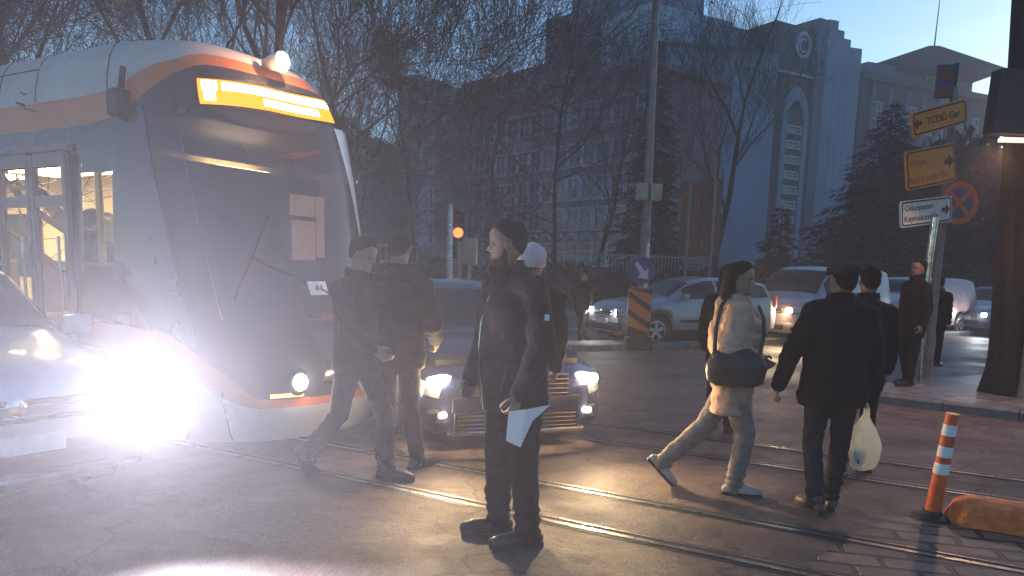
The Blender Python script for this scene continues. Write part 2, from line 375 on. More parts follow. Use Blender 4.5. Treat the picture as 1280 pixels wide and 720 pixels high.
# ------------------------------------------------------------------ vegetation
M['bark']=mat('bark',(.020,.014,.012),.9,var=.4,scale=14,bump=.6,bscale=30)
M['twig']=mat('twigs',(.075,.040,.030),.85,var=.3)
M['dryleaf']=mat('dry leaves',(.13,.06,.03),.8,var=.4)
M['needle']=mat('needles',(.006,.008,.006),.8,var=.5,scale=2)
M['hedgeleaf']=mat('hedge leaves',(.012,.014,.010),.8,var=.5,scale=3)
TW=.0042
def bare_tree(loc,h,tr,seed,label,levels=5,spread=.55,leaf=0,group=None,nb=(3,5),name='bare_tree',first=.25,upward=.35,dense=1.,lean=(0,0)):
    rng=random.Random(seed); root=empty(name,loc,0,label,'tree',group)
    trunk=MB(); cr=MB(); lf=MB()
    def rv(): return Vector((rng.gauss(0,1),rng.gauss(0,1),rng.gauss(0,1)))
    def grow(p,d,L,r,lv):
        n=4 if lv>1 else 3; pts=[p]; rad=[r]
        q=p.copy(); dd=d.copy()
        for i in range(n):
            dd=(dd+rv()*(.10 if lv==0 else .17)+Vector((0,0,upward*.14 if lv else .05))).normalized(); q=q+dd*L/n; pts.append(q.copy()); rad.append(r*(1-(.45 if lv==0 else .6)*(i+1)/n))
        tgt=trunk if lv==0 else cr
        tgt.tube(pts,[max(x,TW) for x in rad],(10 if lv==0 else 5 if lv<2 else 3),cap=False)
        if lv>=levels:
            if leaf and rng.random()<leaf:
                for _ in range(2):
                    c=q+rv()*.06; a=rv().normalized()*.045; b_=rv().normalized()*.04; lf.add([c-a,c+b_,c+a,c-b_],[(0,1,2,3)])
            return
        k=rng.randint(*nb)+(2 if lv==0 else 0)
        for j in range(int(k*dense+.5)):
            t=first+(1-first)*(j+rng.random())/k if lv==0 else .25+.75*(j+rng.random())/k
            t=min(t,.99); s=t*n; i=int(s); pp=pts[i].lerp(pts[min(i+1,n)],s-i); rr=rad[i]*(1-(s-i))+rad[min(i+1,n)]*(s-i)
            side=rv(); bd=(pts[min(i+1,n)]-pts[i]).normalized(); side=(side-bd*side.dot(bd)).normalized()
            nd=(bd*(1-spread)+side*spread+Vector((0,0,upward*.3))).normalized()
            grow(pp,nd,L*rng.uniform(.5,.78)*(1 if lv else .8),rr*rng.uniform(.45,.65),lv+1)
        grow(q,dd,L*.6,rad[-1]*.92,lv+1)
        if lv==0: grow(q,(dd+rv()*.3).normalized(),L*.5,rad[-1]*.8,1)
    grow(Vector((0,0,0)),Vector((lean[0],lean[1],1)).normalized(),h*.55,tr,0)
    trunk.build('trunk',M['bark'],root,smooth=True,fixn=False); cr.build('crown',M['twig'],root,fixn=False)
    if leaf and lf.v: lf.build('leaves',M['dryleaf'],root,fixn=False)
    return root
def conifer(loc,h,w,seed,label,group=None,first=.06,dens=1.):
    rng=random.Random(seed); root=empty('conifer_tree',loc,0,label,'tree',group); t=MB(); c=MB()
    t.tube([(0,0,0),(.05,0,h*.5),(0,0,h)],[w*.06,w*.035,.02],8); rows=int(h*4.5*dens)
    for i in range(rows):
        f=i/rows; z=h*(first+(1-first)*f); rr=w*(1-f)**.8*rng.uniform(.75,1.12)+.12; k=max(5,int(13*dens*(1-f)+4))
        for j in range(k):
            a=rng.random()*2*PI; L=rr*rng.uniform(.65,1.1); dz=-L*rng.uniform(.12,.4)
            e=Vector((math.cos(a)*L,math.sin(a)*L,z+dz)); s=Vector((0,0,z))
            if L>.6: t.tube([s,s.lerp(e,.5)+Vector((0,0,.04*L)),e],[.025,.015,.006],3,cap=False)
            q=int(7+L*7)
            for m_ in range(q):
                f2=.25+.75*(m_+rng.random())/q; p=s.lerp(e,f2); p.z+=rng.uniform(-.08,.08)
                sd=Vector((-math.sin(a),math.cos(a),0))*rng.choice((-1,1)); sz=rng.uniform(.14,.3)*(1.2-f*.5)
                tip=p+(sd*rng.uniform(.4,1)+(e-s).normalized()*.7+Vector((0,0,rng.uniform(-.45,.1)))).normalized()*sz*1.5
                o=Vector((rng.gauss(0,1),rng.gauss(0,1),rng.gauss(0,1))).normalized()*sz*.28
                c.add([p-o,tip,p+o],[(0,1,2)])
    t.build('trunk',M['bark'],root,fixn=False); c.build('crown',M['needle'],root,fixn=False); return root
bare_tree((-8.6,14.5,0),13,.12,11,'dense bare tree rising above the grey roof at the rear of the tram',5,.5,leaf=.03,group='bare trees behind the tram',nb=(4,5),dense=1.3,upward=.6)
bare_tree((-5.2,15.0,0),13,.11,23,'bare tree with reddish twigs rising above the middle of the tram roof',5,.5,leaf=.03,group='bare trees behind the tram',nb=(4,5),dense=1.3,upward=.6)
bare_tree((-3.7,16.2,0),11.5,.09,35,'bare tree with thin arching branches right of the tram destination display',5,.42,leaf=.03,group='bare trees behind the tram',dense=.95,upward=.5)
bare_tree((-4.6,9.7,0),8.2,.10,5,'young bare tree with lamp lit branches at the far left top',5,.6,leaf=.03,group='bare trees behind the tram',lean=(-.25,0))
bare_tree((8.6,33,0),13,.16,41,'tall bare tree in front of the pale blue wall, left of the arched tower',5,.5,group='bare trees before the buildings',upward=.9)
bare_tree((3.6,36,0),12,.13,43,'bare tree in front of the long stone building, beside the tall pole',4,.45,group='bare trees before the buildings',upward=.8)
bare_tree((-.5,36,0),11,.12,44,'slender bare tree in front of the middle of the long stone building',4,.45,group='bare trees before the buildings',upward=.8)
bare_tree((1.35,24,0),11.5,.08,47,'thin spiky bare tree whose tip reaches the sky left of the dark upper block',3,.72,leaf=.1,group='bare trees before the buildings',upward=.1,first=.2,nb=(7,9),dense=1.6)
bare_tree((-3.6,29,0),9,.11,48,'bare tree in front of the left end of the stone building',4,.5,group='bare trees before the buildings',upward=.7)
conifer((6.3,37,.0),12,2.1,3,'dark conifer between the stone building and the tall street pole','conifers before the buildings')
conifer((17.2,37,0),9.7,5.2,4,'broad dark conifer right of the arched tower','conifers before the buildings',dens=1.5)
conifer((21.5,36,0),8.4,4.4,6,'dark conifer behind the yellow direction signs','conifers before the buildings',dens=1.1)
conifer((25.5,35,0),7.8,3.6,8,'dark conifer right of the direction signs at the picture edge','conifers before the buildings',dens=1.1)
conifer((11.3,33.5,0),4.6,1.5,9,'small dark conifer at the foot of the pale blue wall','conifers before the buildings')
bare_tree((-6.9,17.5,0),13.5,.11,61,'tall bare tree filling the sky between the tram roof lamp and the left edge',5,.5,leaf=.03,group='bare trees behind the tram',nb=(4,5),dense=1.3,upward=.6)
bare_tree((-10.8,16.5,0),13,.12,63,'dense bare tree at the far left behind the tram',5,.5,leaf=.03,group='bare trees behind the tram',nb=(4,5),dense=1.3,upward=.6)
bare_tree((-4.9,19.,0),10,.10,67,'bare tree between the tram and the brown building',5,.45,leaf=.03,group='bare trees behind the tram',nb=(4,5),dense=1.,upward=.5)
# far-off woods closing the view at both sides
def wood(name,label,x0,x1,y0,y1,h,n,seed):
    rng=random.Random(seed); b=MB()
    for _ in range(n):
        f=rng.random(); x=x0+(x1-x0)*f; y=y0+(y1-y0)*f+rng.uniform(-3,3); hh=h*(.75+.35*noise.noise(Vector((x*.15,seed,0)))+.12*rng.random()); z=hh*rng.random()**.8
        u=Vector((rng.gauss(0,1),rng.gauss(0,.5),rng.gauss(0,1.3))).normalized()*rng.uniform(.3,.8); v=u.orthogonal().normalized()*rng.uniform(.15,.4); p=Vector((x,y,z)); b.add([p-u,p+v,p+u,p-v],[(0,1,2,3)])
    o=b.build(name,M['needle'],fixn=False); tag(o,label,'trees',kind='stuff')
wood('far_trees','dark mass of far trees behind the tram at the left',-62,-9,62,66,15,16000,1)
wood('far_trees','dark mass of far trees behind the signs at the right edge',30,75,62,70,9,7000,2)
wood('dark_trees','dark mass of trees filling the gap behind the direction signs',19,62,40,46,9.5,12000,3)
# hedge + fence beyond the far pavement
def leafy(name,a,b_,h,w,seed,label,cat,n):
    rng=random.Random(seed); d=(b_-a); L=d.length; d.normalize(); s=Vector((-d.y,d.x,0)); m_=MB()
    core=MB()
    k=int(L/1.2)
    secs=[]
    for i in range(k+1):
        p=a+d*L*i/k; secs.append((p,h*rng.uniform(.82,1.0),w*rng.uniform(.7,.95)))
    vs=[];fs=[]
    for p,hh,ww in secs: vs+= [p-s*ww*.45,p-s*ww*.45+Vector((0,0,hh*.9)),p+s*ww*.45+Vector((0,0,hh*.9)),p+s*ww*.45]
    for i in range(k): 
        for j in range(4): fs.append((i*4+j,i*4+(j+1)%4,(i+1)*4+(j+1)%4,(i+1)*4+j))
    m_.add(vs,fs)
    for _ in range(n):
        f=rng.random(); i=min(int(f*k),k-1); hh=secs[i][1]; p=a+d*L*f
        if rng.random()<.4: q=p+s*rng.uniform(-.5,.5)*w+Vector((0,0,hh*rng.uniform(.88,1.1)))
        else: q=p-s*w*rng.uniform(.42,.56)+Vector((0,0,hh*rng.uniform(.02,1.02)))
        u=Vector((rng.gauss(0,1),rng.gauss(0,1),rng.gauss(0,1))).normalized()*rng.uniform(.05,.11); v=u.orthogonal().normalized()*.06
        m_.add([q-u,q+v,q+u,q-v],[(0,1,2,3)])
    o=m_.build(name,M['hedgeleaf'],fixn=False); tag(o,label,cat); return o
h0=m1+mn*12.0-md*16
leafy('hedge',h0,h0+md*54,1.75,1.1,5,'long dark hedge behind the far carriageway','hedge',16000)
M['rail_white']=mat('pale fence paint',(.3,.29,.3),.6,var=.3)
f0=m1+mn*13.4-md*17
fe=empty('railing_fence',f0,math.atan2(md.y,md.x),'pale upright railing fence above the dark hedge','fence')
b=MB(); 
for z in (.5,2.25): b.box((27,0,z),(54,.04,.05))
b.build('rail',M['rail_white'],fe)
b=MB()
for i in range(270): b.box((i*.2,0,1.25),(.022,.022,2.2))
o=b.build('bar',M['rail_white'],fe); o['kind']='stuff'
# ================================================================== BUILDINGS
M['stone']=mat('brown stone wall',(.19,.145,.135),.85,var=.35,scale=.6,bump=.4,bscale=6)
M['bluewall']=mat('pale grey blue render',(.16,.23,.33),.8,var=.18,scale=.35,bump=.2,bscale=5)
M['greywall']=mat('weathered grey render',(.085,.11,.16),.85,var=.25,scale=.4,bump=.2,bscale=5)
M['lightwall']=mat('light render band',(.30,.38,.47),.8,var=.15,scale=.5)
M['darkface']=mat('dark stone cladding',(.014,.018,.03),.6,var=.3,scale=.8,bump=.2,bscale=8)
M['trim']=mat('window frame paint',(.42,.43,.47),.6,var=.2)
M['pane']=mat('dark window glass',(.02,.025,.035),.08,var=.3,scale=.5,spec=.8)
M['roof']=mat('dark roof tiles',(.012,.012,.018),1.,spec=.1,var=.3,scale=2,bump=.6,bscale=18)
M['pilaster']=mat('pale lavender pilaster',(.34,.31,.38),.8,var=.15)
def wallseg(bld,name,A,B,z0,z1,depth,m,out=None):
    d=(B-A); d.z=0; L=d.length; d.normalize(); n=Vector((-d.y,d.x,0))        # n points away from the camera side
    if n.y<0: n=-n
    b=MB(); a0=Vector((A.x,A.y,z0)); b0=Vector((B.x,B.y,z0))
    b.prism([a0,b0,Vector((B.x,B.y,z1)),Vector((A.x,A.y,z1))],n,depth)
    return b.build(name,m,bld),d,n,L
class Win:
    def __init__(s): s.c={}
    def place(s,bld,key,P,ang,w,h,arch=False,mm=None,bars=(1,2)):
        if key not in s.c:
            f=MB(); t=.12
            if not arch:
                f.box((-w/2-t/2,-.05,h/2),(t,.2,h+2*t)); f.box((w/2+t/2,-.05,h/2),(t,.2,h+2*t)); f.box((0,-.06,h+t/2),(w-.004,.2,t)); f.box((0,-.1,-t/2),(w+.3,.32,t*.99))
            else:
                r=w/2; pts=[]; inn=[]
                for i in range(17):
                    a=PI*i/16; pts.append((math.cos(a)*(r+t),h-r+math.sin(a)*(r+t)*1.15)); inn.append((math.cos(a)*r,h-r+math.sin(a)*r*1.15))
                pts=[(r+t,0)]+pts+[(-r-t,0)]; inn=[(r,0)]+inn+[(-r,0)]
                k=len(pts); vs=[(p[0],-.12,p[1]) for p in pts]+[(p[0],-.12,p[1]) for p in inn]+[(p[0],.02,p[1]) for p in inn]+[(p[0],.02,p[1]) for p in pts]
                fs=[]
                for i in range(k-1): fs+=[(i,i+1,k+i+1,k+i),(k+i,k+i+1,2*k+i+1,2*k+i),(i+1,i,3*k+i,3*k+i+1)]
                f.add(vs,fs); f.box((0,-.1,-t/2),(w+.5,.32,t))
            for i in range(bars[0]): f.box((-w/2+w*(i+1)/(bars[0]+1),-.03,h*.46),(.06,.06,h*.92))
            for i in range(bars[1]): f.box((0,-.03,h*(i+1)/(bars[1]+1)),(w-.01,.05,.06))
            p=MB()
            if arch:
                r=w/2; o=[(r,-.006,0)]+[(math.cos(PI*i/16)*r,-.006,h-r+math.sin(PI*i/16)*r*1.15) for i in range(17)]+[(-r,-.006,0)]
                p.add(o,[tuple(range(len(o)))])
            else: p.quad((-w/2,-.006,0),(w/2,-.006,0),(w/2,-.006,h),(-w/2,-.006,h))
            fo=f.build('window',mm or M['trim'],bld); po=p.build('pane',M['pane'],fo,fixn=False)
            fo.location=P; fo.rotation_euler=(0,0,ang); s.c[key]=(fo,po)
        else:
            fo0,po0=s.c[key]; fo=fo0.copy(); col.objects.link(fo); fo.parent=bld; fo.location=P; fo.rotation_euler=(0,0,ang)
            po=po0.copy(); col.objects.link(po); po.parent=fo
def xy(v,z=0): return Vector((v.x,v.y,z))
# --- long stone building, four storeys, receding to the left
S=70.
A=at(812,84,S); zc=A.z; B=G(545,147,zc)
sb=empty('stone_building',(0,0,0),0,'long brown four storey building with rows of windows behind the bare trees','building')
w,d,n,L=wallseg(sb,'wall',xy(B),xy(A),0,zc,16,M['stone'])
b=MB(); ang=math.atan2(d.y,d.x)
mid=(xy(A)+xy(B))/2
b.box((mid+n*7.9).xyz+Vector((0,0,zc+.25)),(L+1.2,17.4,.5),ang,.08)
b.box(mid+n*8+Vector((0,0,zc*.2+.6)),(L+.3,16.3,.3),ang)
b.box(mid+n*8+Vector((0,0,zc*.48)),(L+.24,16.24,.22),ang)
b.build('cornice',M['stone'],sb)
# set-back attic blocks giving the stepped skyline
def attic(bld,px0,px1,py,back,m,name='attic'):
    q0=at(px0,py,S); 
    # intersect the ray's ground azimuth with the line (B + n*back) + d*t
    def hit(px,py_):
        x,y,_=ray(px,py_); o=xy(B)+n*back
        # o + d t = k (x,y)
        det=d.x*(-y)-d.y*(-x); k=(d.x*(-o.y)-d.y*(-o.x))/det; return Vector((x*k,y*k,CH+_*k))
    a=hit(px0,py); c=hit(px1,py); b=MB(); z1=a.z
    b.prism([xy(a,zc-.1),xy(c,zc-.1),xy(c,z1),xy(a,z1)],n,7); o=b.build(name,m,bld)
    return o,a,c
attic(sb,548,574,117,2.2,M['stone']); attic(sb,575,602,106,2.4,M['stone']); attic(sb,602.5,681,101,2.2,M['stone'])
W=Win()
nw=17
for r,(zf,hh) in enumerate(((.42/4,.15),(.285,.105),(.435,.105),(.60,.11),(.79,.10))):
    for i in range(nw):
        t=L*(i+.6)/(nw+.2)
        P=xy(B)+d*t-n*.0; 
        W.place(sb,('s',r if r==0 else 1),P+Vector((0,0,zc*zf)),ang,1.7 if r==0 else 1.5,zc*hh,arch=(r==0),bars=(1,3) if r==0 else (1,1))
# --- left end tower of the stone building with two pale strips
tw=empty('corner_building',(0,0,0),0,'brown building with two pale vertical strips, left of the long stone building','building')
tA=at(497,103,84.5); tB=at(546,103,82.5)
w,d2_,n2_,L2=wallseg(tw,'wall',xy(tA),xy(tB),0,tA.z,9,M['stone'])
for px0,px1,pt,pb in ((503,513,190,268),(527,540,182,312)):
    a=at(px0,pt,83.6).x; c=at(px1,pt,83.6).x; zt=at(px0,pt,83.6).z; zb=at(px0,pb,83.6).z
    f0=(a-tA.x)/(tB.x-tA.x); f1=(c-tA.x)/(tB.x-tA.x); p0=xy(tA).lerp(xy(tB),f0)-n2_*.25; p1=xy(tA).lerp(xy(tB),f1)-n2_*.25
    b=MB(); b.prism([xy(p0,zb),xy(p1,zb),xy(p1,zt),xy(p0,zt)],n2_,.2); b.build('pilaster',M['pilaster'],tw)
for k in range(5): W.place(tw,('s',1),xy(tA).lerp(xy(tB),.78)+Vector((0,0,4+k*3.6)),math.atan2(d2_.y,d2_.x),1.5,zc*.105)
b=MB(); b.box(((tA.x+tB.x)/2,(tA.y+tB.y)/2+4.5,tA.z+.2),(L2+.8,9.8,.4),math.atan2(d2_.y,d2_.x)); b.build('cornice',M['stone'],tw)
# --- big pale blue building: dark upper block, pale wall, arched tower, stepped gable
bb=empty('civic_building',(0,0,0),0,'large pale blue civic building with a dark arched tower and stepped parapet','building')
def seg(name,pa,Ya,pb,m,depth,z0=0,Yb=None,zt=None):
    a=at(pa[0],pa[1],Ya); c=G(pb[0],pb[1],a.z) if Yb is None else at(pb[0],pb[1],Yb)
    o,dd,nn,LL=wallseg(bb,name,xy(a),xy(c),z0,a.z,depth,m); return a,c,dd,nn,LL
# upper block above the stone building
a,c,dd,nn,LL=seg('upper_block',(683,24),92,(812,-18),M['greywall'],14,Yb=84)
seg('roof_tower',(716,-30),96,(806,-50),M['greywall'],9,Yb=92)
seg('roof_tower',(806,-40),90,(880,4),M['greywall'],8,Yb=92)
# pale upper band and main wall
a,c,dd,nn,LL=seg('parapet_wall',(812,2),80.5,(917,28),M['lightwall'],9)
a2,c2,dd,nn,LL=seg('wall',(813,56),76,(974,66),M['bluewall'],14)
ang2=math.atan2(dd.y,dd.x)
seg('side_wall',(905,31),79.5,(974,46),M['bluewall'],10)
seg('chimney',(951,31),81,(966,33),M['greywall'],1.6,z0=20)
b=MB(); mid=(xy(a2)+xy(c2))/2; b.box(mid+nn*7+Vector((0,0,a2.z+.15)),(LL+.3,14.7,.3),ang2); b.build('cornice',M['greywall'],bb)
# tall recessed window slots (dark) with frames
for px,wd in ((826,1.5),(880,2.4)):
    f=(at(px,150,78).x-a2.x)/(c2.x-a2.x); P=xy(a2).lerp(xy(c2),f)
    zt=at(px,104,P.y).z; zb=at(px,205,P.y).z
    b=MB(); b.box(P+Vector((0,0,(zt+zb)/2))-nn*.02,(wd*1.2,.16,zt-zb),ang2); o=b.build('window_slot',M['darkface'],bb)
    for k in range(3):
        W.place(bb,('b',wd),P-nn*.11+Vector((0,0,zb+.5+(zt-zb)*k/3)),ang2,wd*.6,(zt-zb)/3-.9,bars=(1,1))
# tower
tY=79.
a,c,dd,nn,LL=seg('tower',(971,25),tY,(1025,31),M['darkface'],7,Yb=82.2)
angt=math.atan2(dd.y,dd.x); tz=a.z
def onT(px,py,off=0.):
    x,y,z=ray(px,py); o=xy(a)-nn*off; det=dd.x*(-y)-dd.y*(-x); k=(dd.x*(-o.y)-dd.y*(-o.x))/det; return Vector((x*k,y*k,CH+z*k))
def TF(z,t,off): return xy(a)+dd*t-nn*off+Vector((0,0,z))
# pale frame: pilasters and string course
ts=[(onT(px,60)-a).dot(dd) for px in (973,1023)]
b=MB()
zl=onT(997,94).z; b.box(TF(zl,LL*.5,.1),(LL*.9,.25,.22),angt)
b.build('string_course',M['lightwall'],bb)
# arch surround
cx=LL*.56; zap=onT(997,106).z; zbot=3.; r=LL*.30
b=MB(); pts=[];inn=[]
def archp(r,zs,k=1.55):
    return [(cx+r*math.cos(PI*i/20)*(1-.06*math.sin(PI*i/20)),zs+r*k*math.sin(PI*i/20)**1.1) for i in range(21)]
zs=zap-r*1.7
o=[(cx+r,zbot)]+archp(r,zs)+[(cx-r,zbot)]; i_=[(cx+r*.66,zbot)]+archp(r*.66,zs-.3)+[(cx-r*.66,zbot)]
k=len(o); vs=[TF(z,t,.28) for t,z in o]+[TF(z,t,.28) for t,z in i_]+[TF(z,t,.0) for t,z in i_]+[TF(z,t,.0) for t,z in o]; fs=[]
for j in range(k-1): fs+=[(j,j+1,k+j+1,k+j),(k+j,k+j+1,2*k+j+1,2*k+j),(j+1,j,3*k+j,3*k+j+1)]
b.add(vs,fs); b.build('arch_surround',M['bluewall'],bb)
nk=9
for j in range(nk):
    z0=zbot+1+(zs-zbot-1)*j/nk; h=(zs-zbot-1)/nk-.9
    W.place(bb,('t',),TF(z0,cx,.03),angt,r*.95,h,bars=(1,1))
# round emblem: ring with crescent and star-like disc
ec=onT(1003,57); et=(ec-a).dot(dd); re=1.15
b=MB(); vs=[];fs=[];K=32
for q in range(K):
    an=2*PI*q/K
    for rr,off in ((re,.02),(re,.2),(re*.74,.2),(re*.74,.02)): vs.append(TF(ec.z+rr*math.sin(an)*1.12,et+rr*math.cos(an),off))
for q in range(K):
    for s_ in range(3): fs.append((q*4+s_,((q+1)%K)*4+s_,((q+1)%K)*4+s_+1,q*4+s_+1))
b.add(vs,fs)
cr_=[];
for q in range(13): an=R(50)+R(260)*q/12; cr_.append((math.cos(an)*.62,math.sin(an)*.62))
ci=[(x*.72+.14,y*.72) for x,y in cr_][::-1]
pol=cr_+ci; kk=len(pol); V0=[TF(ec.z+y*re,et+x*re,.16) for x,y in pol]; V1=[TF(ec.z+y*re,et+x*re,.02) for x,y in pol]
b.add(V0+V1,[(q,q+1,kk-2-q,kk-1-q) for q in range(12)]+[(q,(q+1)%kk,kk+(q+1)%kk,kk+q) for q in range(kk)])
b.build('emblem',M['lightwall'],bb)
# pilaster and stepped gable wall right of the dark face
e=c; a3=at(1026,31,82.3)
seg('tower_pilaster',(1025.5,22),81.6,(1037,26),M['greywall'],5,Yb=82.4)
for i,(x0,x1,yt) in enumerate(((1037,1049,24),(1048.5,1056,37),(1055.5,1064,48),(1063.5,1078,59))):
    seg('stepped_gable',(x0,yt),82.6+i*.5,(x1,yt+1),M['bluewall'],8-i*.6,Yb=83.1+i*.5)
# --- right wing with hipped pavilion roof
pv=empty('pavilion_building',(0,0,0),0,'grey building with an overhanging hipped roof, right of the stepped tower','building')
a=at(1078,100,88); c=at(1245,118,98)
w,dd,nn,LL=wallseg(pv,'wall',xy(a),xy(c),0,a.z,12,M['darkface']); angp=math.atan2(dd.y,dd.x)
mid=(xy(a)+xy(c))/2+nn*6
b=MB(); b.box(mid+Vector((0,0,a.z+.35)),(LL+1.6,13.6,.7),angp); b.build('cornice',M['darkface'],pv)
for k in range(8):
    P=xy(a)+dd*(LL*(k+.6)/8.2)
    b=MB(); b.box(P-nn*.14+Vector((0,0,a.z*.5)),(.5,.28,a.z*.98),angp); b.build('pilaster',M['greywall'],pv)
    for q in range(5): W.place(pv,('p',),P+dd*.95+Vector((0,0,1.5+q*(a.z-2)/5)),angp,1.1,2.6)
ul=at(1098,92,90); ur=at(1232,92,97)
w_,dd2,nn2,LL2=wallseg(pv,'attic_wall',xy(ul)+nn*1.5,xy(ur)+nn*1.5,a.z+.7,at(1165,84,93).z,9,M['greywall'])
for q in range(3): W.place(pv,('q',),xy(ul)+nn*1.5+dd2*(LL2*(.55+.16*q))+Vector((0,0,a.z+1.3)),angp,1.0,.9,bars=(1,0))
ze=at(1165,85,93).z; za=at(1168,57,95).z
e0=G(1080,84,ze); e1=G(1258,85,ze); ne=Vector((-(e1-e0).y,(e1-e0).x,0)).normalized(); e2=e1+ne*12-Vector((2,0,0)); e3=e0+ne*12; ap=at(1168,57,(e0.y+e1.y)/2+6); rg=(e1-e0).normalized()*.6
b=MB(); b.add([e0,e1,e2,e3,ap-rg,ap+rg,*(p-Vector((0,0,.35)) for p in (e0,e1,e2,e3))],[(0,1,5,4),(1,2,5),(2,3,4,5),(3,0,4),(0,6,7,1),(1,7,8,2),(2,8,9,3),(3,9,6,0),(6,9,8,7)])
rf=b.build('roof',M['roof'],pv)
b=MB(); b.tube([ap+Vector((0,0,-.2)),ap+Vector((.1,0,6.5))],[.09,.04],6); b.build('mast',M['plastic'],rf)
# ================================================================== STREET FURNITURE
M['polepaint']=mat('grey pole paint',(.20,.17,.16),.55,.3,var=.3,scale=5,bump=.1)
M['orange']=mat('orange plastic',(.75,.12,.02),.5,var=.15,scale=12,bump=.1)
M['orangesheet']=mat('orange reflective sheet',(.95,.17,.015),.45,var=.1)
M['darkred']=mat('dark stripe',(.05,.015,.01),.5)
M['whitesheet']=mat('white reflective sheet',(.8,.76,.72),.4,var=.1)
M['yellow']=mat('yellow sign sheet',(.85,.23,.02),.45,var=.12,scale=3)
M['signwhite']=mat('white sign sheet',(.62,.55,.52),.5,var=.12,scale=4)
M['signred']=mat('red sign sheet',(.65,.09,.03),.45)
M['signblue']=mat('blue sign sheet',(.02,.045,.13),.45)
M['brown']=mat('brown board back',(.15,.055,.035),.7,var=.2,scale=2)
M['box']=mat('beige cabinet paint',(.35,.28,.2),.6,var=.2)
M['darkboard']=mat('dark board',(.035,.025,.025),.6,var=.2)
M['arrow']=mat('pale arrow sheet',(.65,.5,.48),.5)
RXM=Matrix.Rotation(PI/2,4,'X')
# tall street pole
p=at(806,330,15.9); top=at(823,-60,15.9)
ro=empty('street_pole',(p.x,p.y,.13),0,'tall grey street pole rising behind the orange striped marker, two boxes on it','pole')
b=MB(); dx=(top.x-p.x); b.tube([(0,0,0),(dx*.33,0,(top.z)*.33),(dx*.62,0,top.z*.62),(dx,0,top.z)],[.105,.095,.08,.06],14); b.build('post',M['polepaint'],ro,True)
b=MB(); b.lathe([(.0,.02),(.2,.02),(.2,0),(.0,0)],12); b.build('base_plate',M['polepaint'],ro)
zb=at(812,241,15.9).z-.13
for s in(-1,1):
    b=MB(); b.box((dx*.38+s*.14,-.14,zb),(.23,.2,.32),0,.02); b.box((dx*.38+s*.14,-.245,zb),(.18,.015,.26),0,.004); b.build('junction_box',M['box'],ro)
# keep right sign and striped marker on the nose of the median
p=G(797,437,.13)
ro=empty('keep_right_sign',p+Vector((.06,.35,0)),0,'round blue sign with a pale arrow pointing down right above the striped marker','road sign')
b=MB(); b.tube([(0,0,0),(.1,0,2.0)],.03,10); b.build('post',M['galv'],ro,True)
sc_=at(802,338,p.y+.3)-ro.location
b=MB(); b.lathe([(0,-.03),(.25,-.03),(.26,-.02),(.26,.0),(0,.0)],40,'y',c=(sc_.x,-.05,sc_.z)); d_=b.build('disc',M['signblue'],ro,True)
b=MB(); y=-.083; c=sc_
ar=[(-.16,.15),(-.10,.21),(.045,.04),(.10,.10),(.13,-.15),(-.12,-.11),(-.05,-.05)]
ar=[(-.15,.12),(-.09,.17),(.06,-.02),(.12,.045),(.13,-.17),(-.09,-.13),(-.02,-.08)]
b.prism([(c.x+x,y,c.z+z) for x,z in ar],(0,-1,0),.005); b.build('arrow',M['arrow'],d_)
ro=empty('hazard_marker',p,0,'orange board with dark slanting stripes on a dark foot at the median nose','road marker')
b=MB(); b.box((0,0,.12),(.5,.42,.24),0,.05); b.box((0,0,.27),(.3,.22,.14),0,.03); b.build('foot',M['black'],ro)
c0=at(799,388,p.y)-p; bw=.22; bh=.43
out=[];
def rr(cx,cz,w,h,r,n=5):
    o=[]
    for q,(sx,sz) in enumerate(((1,1),(-1,1),(-1,-1),(1,-1))):
        for i in range(n+1):
            a=PI/2*q+PI/2*i/n; o.append((cx+sx*(w-r)+r*math.cos(a),cz+sz*(h-r)+r*math.sin(a)))
    return o
b=MB(); b.prism([(x,-.03,z) for x,z in rr(c0.x,c0.z,bw,bh,.07)],(0,1,0),.06); bd=b.build('board',M['orangesheet'],ro)
b=MB()
for k in range(5):
    zc_=c0.z-bh*1.28+k*.33; pts=[(-bw*.98,zc_+.26),(-bw*.98,zc_+.14),(bw*.98,zc_-.14),(bw*.98,zc_-.02)]
    pts=[(c0.x+x,max(min(z+.0,c0.z+bh*.95),c0.z-bh*.95)) for x,z in pts]
    b.prism([(x,-.033,z) for x,z in pts],(0,-1,0),.003)
b.build('stripe',M['darkred'],bd)
b=MB(); b.tube([(c0.x,.04,.3),(c0.x,.04,c0.z+bh*.9)],.03,8); b.build('post',M['galv'],ro,True)
# brown board back on two posts
pb=at(875,272,21.); 
ro=empty('brown_board',(pb.x,pb.y,0),R(8),'back of a large brown board on two posts behind the silver car','sign board')
w_=(at(903,272,21.).x-at(849,272,21.).x); z1=at(875,223,21).z; z0=at(875,318,21).z
b=MB(); b.box((-w_*.24,0,(z0+z1)/2-.08),(w_*.47,.06,z1-z0),0,.01); b.box((w_*.25,0,(z0+z1)/2),(w_*.49,.06,z1-z0+.06),0,.01); b.build('panel',M['brown'],ro)
b=MB(); 
for z in (z0+.4,(z0+z1)/2,z1-.4): b.box((0,-.06,z),(w_*.95,.05,.06))
b.build('brace',M['brown'],ro)
for s in(-.3,.3):
    b=MB(); b.tube([(s*w_,-.05,0),(s*w_,-.05,z1)],.05,8); b.build('post',M['polepaint'],ro,True)
